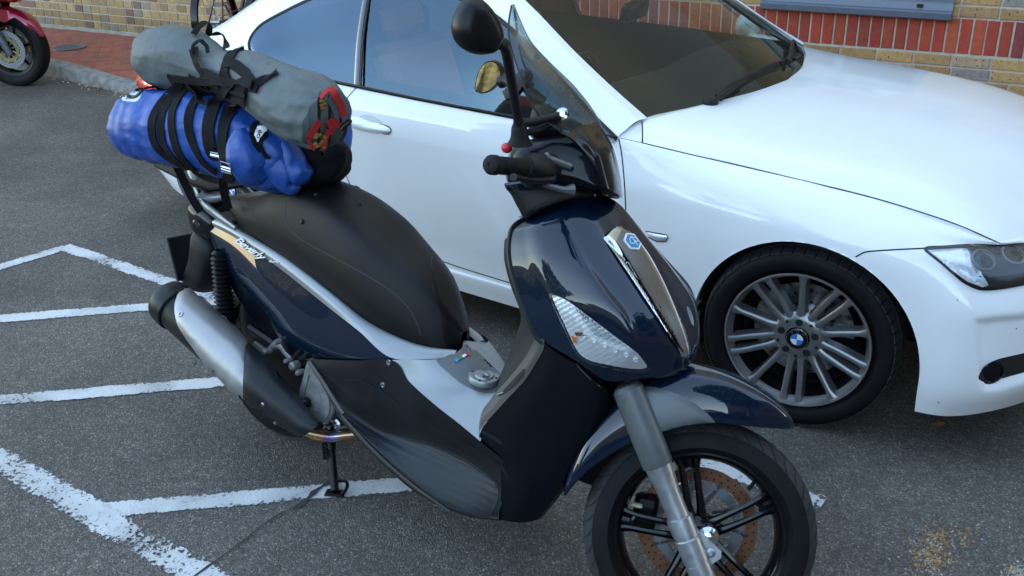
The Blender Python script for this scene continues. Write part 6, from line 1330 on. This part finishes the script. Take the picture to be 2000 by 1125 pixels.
# ============================================================ LUGGAGE
from mathutils import noise as mnoise
def sausage(spine, rad, nu=60, nv=64, wr_=None, squash=(1, 1), seed=1, ends=.25):
    """bag: spine points with radii; wr_(t, a) adds folds"""
    rr = random.Random(seed); ph = [rr.uniform(0, 6.28) for _ in range(12)]
    P = spl([Vector(q) for q in spine], nu); Q = [q.x for q in spl([Vector((r, 0, 0)) for r in rad], nu)]
    rows = []; upv = Vector((0, 0, 1))
    for i, q in enumerate(P):
        d = (P[min(i+1, nu-1)]-P[max(i-1, 0)]).normalized(); s = d.cross(upv).normalized(); u = s.cross(d)
        t = i/(nu-1); row = []
        for k in range(nv):
            a = 2*math.pi*k/nv; r = Q[i]
            r *= 1+.018*math.sin(3*a+ph[0]+t*5)+.012*math.sin(7*a+ph[1]-t*11)+.008*math.sin(13*a+ph[2]+t*17)+.012*math.sin(t*23+ph[3]+2*a)
            if wr_: r *= 1+wr_(t, a)
            n1 = mnoise.noise(Vector((t*9+seed, math.cos(a)*1.6, math.sin(a)*1.6))); n2 = mnoise.noise(Vector((t*22+seed, math.cos(a)*3.4, math.sin(a)*3.4)))
            n3 = mnoise.noise(Vector((t*7+seed*2+a*.35, math.cos(a)*4.2+t*3, math.sin(a)*4.2))); r *= 1+.04*(1-abs(n1)*2.2)*.6-.012+.010*n2+.028*max(0, 1-abs(n3)*5)**2
            row.append(q+(s*math.cos(a)*squash[0]+u*math.sin(a)*squash[1])*r)
        rows.append(row)
    mb = MB(); mb.grid(rows, True, caps=True); return mb
def W_(u, v, y): return SF.w(P_(u, v, y))
# blue dry bag
bl = sausage([W_(238,239,-.21), W_(243,240,-.21), W_(258,244,-.205), W_(285,247,-.20), (W_(340,250,-.18)), W_(420,262,-.15), W_(490,285,-.12), W_(540,305,-.10), W_(570,318,-.09), W_(584,325,-.085)], [.012, .055, .092, .112, .122, .122, .118, .110, .085, .03], nu=90, nv=96, seed=3,
             wr_=lambda t, a: -.05*sum(math.exp(-((t-k)/.014)**2) for k in (.315, .365, .425, .49, .57, .64))+(.07*math.sin(9*a+t*9)*max(0, t-.62)*2.2) - .05*math.exp(-((t-.16)/.05)**2)*max(0, math.cos(a-3.9))+.03*math.sin(5*a+1)*max(0, .12-t)*6)
bob = bl.build('dry_bag', 'blue_bag', None, sharp=180); tag(bob, 'blue roll dry bag with a pale patch on its end, strapped under the grey bag', 'dry bag')
blb = bl.bvh()
fo2 = MB()
def roll(pts, rad, mat_='blue_bag', name='closure_fold', par=bob, seed=5, wr=None, nu=30, nv=30):
    m = sausage([W_(*q) for q in pts], rad, nu, nv, seed=seed, wr_=wr); return m, m.build(name, mat_, par, sharp=180)
m1_, _ = roll([(505,238,-.15), (515,262,-.15), (530,300,-.14), (552,335,-.13), (570,362,-.12), (580,372,-.12)], [.01, .034, .045, .048, .034, .01], seed=8, wr=lambda t, a: .06*math.sin(5*a+t*14))
m2_, _ = roll([(545,262,-.12), (556,290,-.12), (575,325,-.11), (592,345,-.11), (598,352,-.11)], [.015, .035, .042, .034, .01], seed=11, wr=lambda t, a: .07*math.sin(4*a+t*12))
m3_, _ = roll([(470,250,-.20), (480,290,-.195), (500,330,-.18), (520,352,-.165)], [.02, .06, .06, .02], seed=14, wr=lambda t, a: .05*math.sin(6*a+t*9))
bl._join(m1_); bl._join(m2_); bl._join(m3_); blb = bl.bvh()
q = skin(smooth_poly([(238,192), (247,172), (262,166), (276,168), (279,178), (270,196), (255,199), (240,196)], 30), blb, .001, .002, res=5); q.build('patch', 'pale_patch', bob)
q = ribbon([(250,185), (256,172), (268,167), (278,170), (276,180), (266,190), (254,190), (250,185)], blb, .010, .006, th=.003, n=30); q.build('ring', 'satin_black', bob)
q = ribbon([(268,180), (285,174), (300,166), (312,160)], blb, .012, .010, th=.003, n=12); q.build('strap_end', 'strap', bob)
WL = smooth_poly([(503,249), (514,247), (521,252), (517,264), (509,276), (498,275), (498,262)], 24)
lb = skin(WL, blb, .004, .002, res=4); lbo = lb.build('white_label', 'white_plastic', bob)
try:
    q = text_px('OR', (508.5, 272.5), (1.6, -11.5), (-8, -1.5), blb, .0065, .0006, res=4, bold=.01); q.build('lettering', 'gap', lbo, smooth=False)
except Exception as ex: print('txt', ex)
q = ribbon([(515,236), (497,245), (492,262), (497,280), (508,296)], blb, .014, .006, th=.002, n=24); q.build('edge_webbing', 'strap', bob)
q = ribbon([(520,262), (511,275), (509,290), (518,305), (528,308)], blb, .010, .008, th=.002, n=24); q.build('edge_webbing', 'strap', bob)
# second blue bag beyond, dark stuff below it
b2 = sausage([W_(600,170,.20), W_(618,182,.19), W_(640,205,.17), W_(645,240,.14), W_(640,285,.10), W_(625,318,.06)], [.02, .05, .06, .062, .07, .02], seed=21, nu=40, nv=48, wr_=lambda t, a: .04*math.sin(6*a+t*12))
tag(b2.build('dry_bag', 'blue_bag', None, sharp=180), 'smaller blue dry bag on the far side of the seat behind the grey roll end', 'dry bag')
bk = sausage([W_(560,300,.02), W_(590,310,.02), W_(630,310,0), W_(655,300,-.02), W_(670,292,-.03)], [.03, .08, .085, .05, .012], seed=25, nu=40, nv=40, wr_=lambda t, a: .09*math.sin(4*a+t*9))
tag(bk.build('pouch', 'strap', None, sharp=180), 'black pouch squeezed between the blue bags on the seat', 'pouch')
# grey roll bag
gy = sausage([W_(280,121,-.14), W_(285,120,-.14), W_(298,117,-.145), W_(325,112,-.15), W_(370,118,-.15), W_(430,138,-.15), W_(480,150,-.15), W_(530,178,-.15), W_(575,202,-.15), W_(615,222,-.15), W_(640,238,-.15)],
             [.006, .034, .074, .098, .094, .072, .078, .090, .100, .098, .086], nu=110, nv=96, seed=33,
             wr_=lambda t, a: .05*math.sin(6*a+t*16)*max(0, t-.45)+.045*math.sin(11*a-t*26)*max(0, t-.5)+.02*math.sin(5*a+9*t)*max(0, .5-t)-.12*math.exp(-((t-.50)/.05)**2)*(.5+.5*math.sin(a))+.05*math.sin(4*a)*math.exp(-((t-.06)/.04)**2))
# the open end
gob = gy.build('roll_bag', 'grey_bag', None, sharp=180); tag(gob, 'grey nylon roll bag with red webbing at its open end on top of the luggage', 'roll bag')
gyb = gy.bvh()
both2 = MB(); both2._join(gy); both2._join(bl); LB = both2.bvh()
q = skin(smooth_poly([(624,182), (636,172), (655,178), (668,198), (672,225), (660,262), (642,290), (628,296), (608,288), (600,270), (606,245), (622,225), (628,205)], 40), gyb, -.002, .02, res=6, fn=lambda u, v: -.004*math.sin(u*.3)); mo2 = q.build('mouth', 'dark', gob)
for px, wd in (([(625,192), (640,178), (645,174)], .012), ([(644,172), (654,188), (664,205), (669,226)], .022), ([(601,268), (612,250), (624,236)], .024), ([(640,234), (646,248), (642,262)], .02), ([(640,252), (634,270), (628,292)], .016), ([(601,270), (606,285), (620,294)], .01), ([(648,234), (660,244), (664,240)], .018)):
    ribbon(px, gyb, wd, .006, th=.0015, n=14).build('red_webbing', 'red_web', gob)
q = MB()
for i in range(14):
    u, v = rnd.uniform(612, 634), rnd.uniform(262, 288); P, n = hit(gyb, u, v); q.ell(P+n*.002, (rnd.uniform(.004, .011), rnd.uniform(.004, .011), .006), n=8, m=5)
for i in range(5): u, v = rnd.uniform(622, 632), rnd.uniform(196, 212); P, n = hit(gyb, u, v); q.ell(P+n*.002, (.006, .008, .006), n=8, m=5)
q.build('contents', 'ochre', gob)
q = ribbon([(640,190), (650,205), (656,225), (650,250), (636,262)], gyb, .02, .004, n=20); q.build('inner_lining', 'grey_bag', gob)
q = MB(); q.tube([W_(664,255,-.12), W_(672,246,-.11), W_(682,238,-.10), W_(686,236,-.1)], [.006, .008, .009, .004], 8); q.tube([W_(676,244,-.11), W_(674,262,-.11), W_(664,278,-.12)], .005, 8); q.build('cord_toggle', 'satin_black', gob)
# ---- straps
def smoothv(L, k=2):
    for _ in range(k): L = [L[0]]+[(L[i-1]+L[i]*2+L[i+1])/4 for i in range(1, len(L)-1)]+[L[-1]]
    return L
def strap(px, wd, label, off=.004, tgt=None, lift=None, mt='strap', n=44, group='black straps lashing the bags to the scooter', twist=0):
    tgt = tgt or LB; pts = [(q.x, q.y) for q in spl([Vector((a[0], a[1], 0)) for a in px], n)]
    H = [hit(tgt, *q) for q in pts]; P = smoothv([h[0]+h[1]*(off+(lift(i/(n-1)) if lift else 0)) for i, h in enumerate(H)], 3)
    N = [v.normalized() for v in smoothv([h[1] for h in H], 4)]
    if twist: 
        for i in range(n):
            d = (P[min(i+1, n-1)]-P[max(i-1, 0)]).normalized(); N[i] = (Matrix.Rotation(twist*math.sin(i/(n-1)*math.pi*2), 3, d) @ N[i])
    mb = strapb(P, N, wd, .002)
    o = mb.build('luggage_strap', mt, None, sharp=50); tag(o, label, 'strap', group); return o
strap([(354,158), (341,172), (312,207), (297,240), (304,282), (334,312), (352,324)], .029, 'narrow black strap round the blue bag, leftmost of the four parallel loops', .003)
strap([(372,156), (358,170), (328,202), (315,236), (321,281), (350,318), (368,330)], .028, 'narrow black strap round the blue bag, second loop from its left end', .0035)
strap([(386,156), (372,168), (344,202), (336,240), (347,292), (373,326), (388,334)], .029, 'narrow black strap round the blue bag, third loop from its left end', .004)
strap([(405,166), (391,185), (373,214), (370,254), (392,308), (415,330), (425,334)], .028, 'narrow black strap round the blue bag, fourth loop beside the wide strap', .0045)
s5 = strap([(452,150), (433,182), (416,216), (408,258), (416,296), (426,300)], .042, 'wide black strap down the blue bag ending at a small steel clip', .006)
s6 = strap([(480,168), (462,192), (443,232), (437,280), (443,318), (450,340), (446,352)], .038, 'wide black strap with a steel buckle down the middle of the blue bag', .0075)
strap([(474,94), (455,104), (444,126), (438,152), (440,172)], .038, 'black strap wrapped over the middle of the grey bag', .004)
strap([(440,122), (462,130), (484,146), (499,168), (496,182)], .032, 'curved black strap over the grey bag running down to the knot', .006)
strap([(336,153), (350,150), (384,153), (425,158), (463,162), (485,178)], .022, 'black strap lying across from the grey bag lump to the knot', .012, lift=lambda t: .012*math.sin(t*math.pi))
strap([(381,98), (388,120), (402,138), (430,156), (458,170), (486,182)], .030, 'black strap looping down the side of the grey bag', .010, lift=lambda t: .01*math.sin(t*math.pi), twist=.5)
strap([(494,172), (512,160), (530,150), (544,142)], .024, 'short black strap tail on the grey bag above its red end', .006, twist=.4)
strap([(378,72), (390,66), (404,68), (424,84), (444,100)], .020, 'black carry handle strap arched over the top of the grey bag', .008, lift=lambda t: .03*math.sin(t*math.pi), n=30)
strap([(338,150), (345,146), (356,150), (372,160), (382,178), (389,196), (400,206), (413,204)], .026, 'brown black twisted strap end falling over the narrow loops', .014, mt='strap_brown', twist=.9)
strap([(372,150), (400,170), (435,180), (470,190), (484,200)], .034, 'black strap bunched under the knot between the two bags', .009, twist=.3)
strap([(398,150), (410,166), (426,176), (450,176), (476,160), (500,168)], .026, 'black strap knotted over the gap between grey and blue bag', .016, twist=.7)
strap([(386,116), (384,104), (392,96), (404,98), (410,108)], .012, 'thin black loop beside the pale cord on the grey bag', .010, lift=lambda t: .02*math.sin(t*math.pi), n=24)
# hanging ends down to the grab rail
def free_strap(px, wd, label):
    P = spl([W_(*q) for q in px], 30); N = [(CAM-q).normalized() for q in P]; o = strapb(P, N, wd, .002).build('luggage_strap', 'strap', None, sharp=50); tag(o, label, 'strap', 'black straps lashing the bags to the scooter')
free_strap([(336,306,-.16), (348,330,-.15), (362,360,-.14), (376,388,-.14), (392,414,-.13)], .026, 'black strap running from the blue bag down past the grab rail')
free_strap([(440,335,-.17), (436,360,-.15), (440,384,-.14), (446,408,-.13)], .026, 'black strap below the steel buckle running to the seat edge')
free_strap([(380,330,-.13), (405,345,-.12), (430,350,-.12), (444,345,-.13)], .030, 'black strap pulled tight beneath the blue bag')
def buckle(u, v, w, h, par, rot=.15):
    P, n = hit(LB, u, v); P = P+n*.013; d = (Vector((0, 0, 1))-n*n.z).normalized(); s = d.cross(n); d = (d*math.cos(rot)+s*math.sin(rot)); s = d.cross(n)
    q = MB(); q.tube([P+s*w+d*h, P+s*w-d*h, P-s*w-d*h, P-s*w+d*h, P+s*w+d*h], .0022, 8); q.tube([P+s*w, P-s*w], .003, 8); q.tube([P+s*w-d*h*.5, P-s*w-d*h*.5], .003, 8); q.build('buckle', 'chrome', par)
buckle(447, 324, .017, .016, s6); buckle(424, 300, .014, .006, s5);
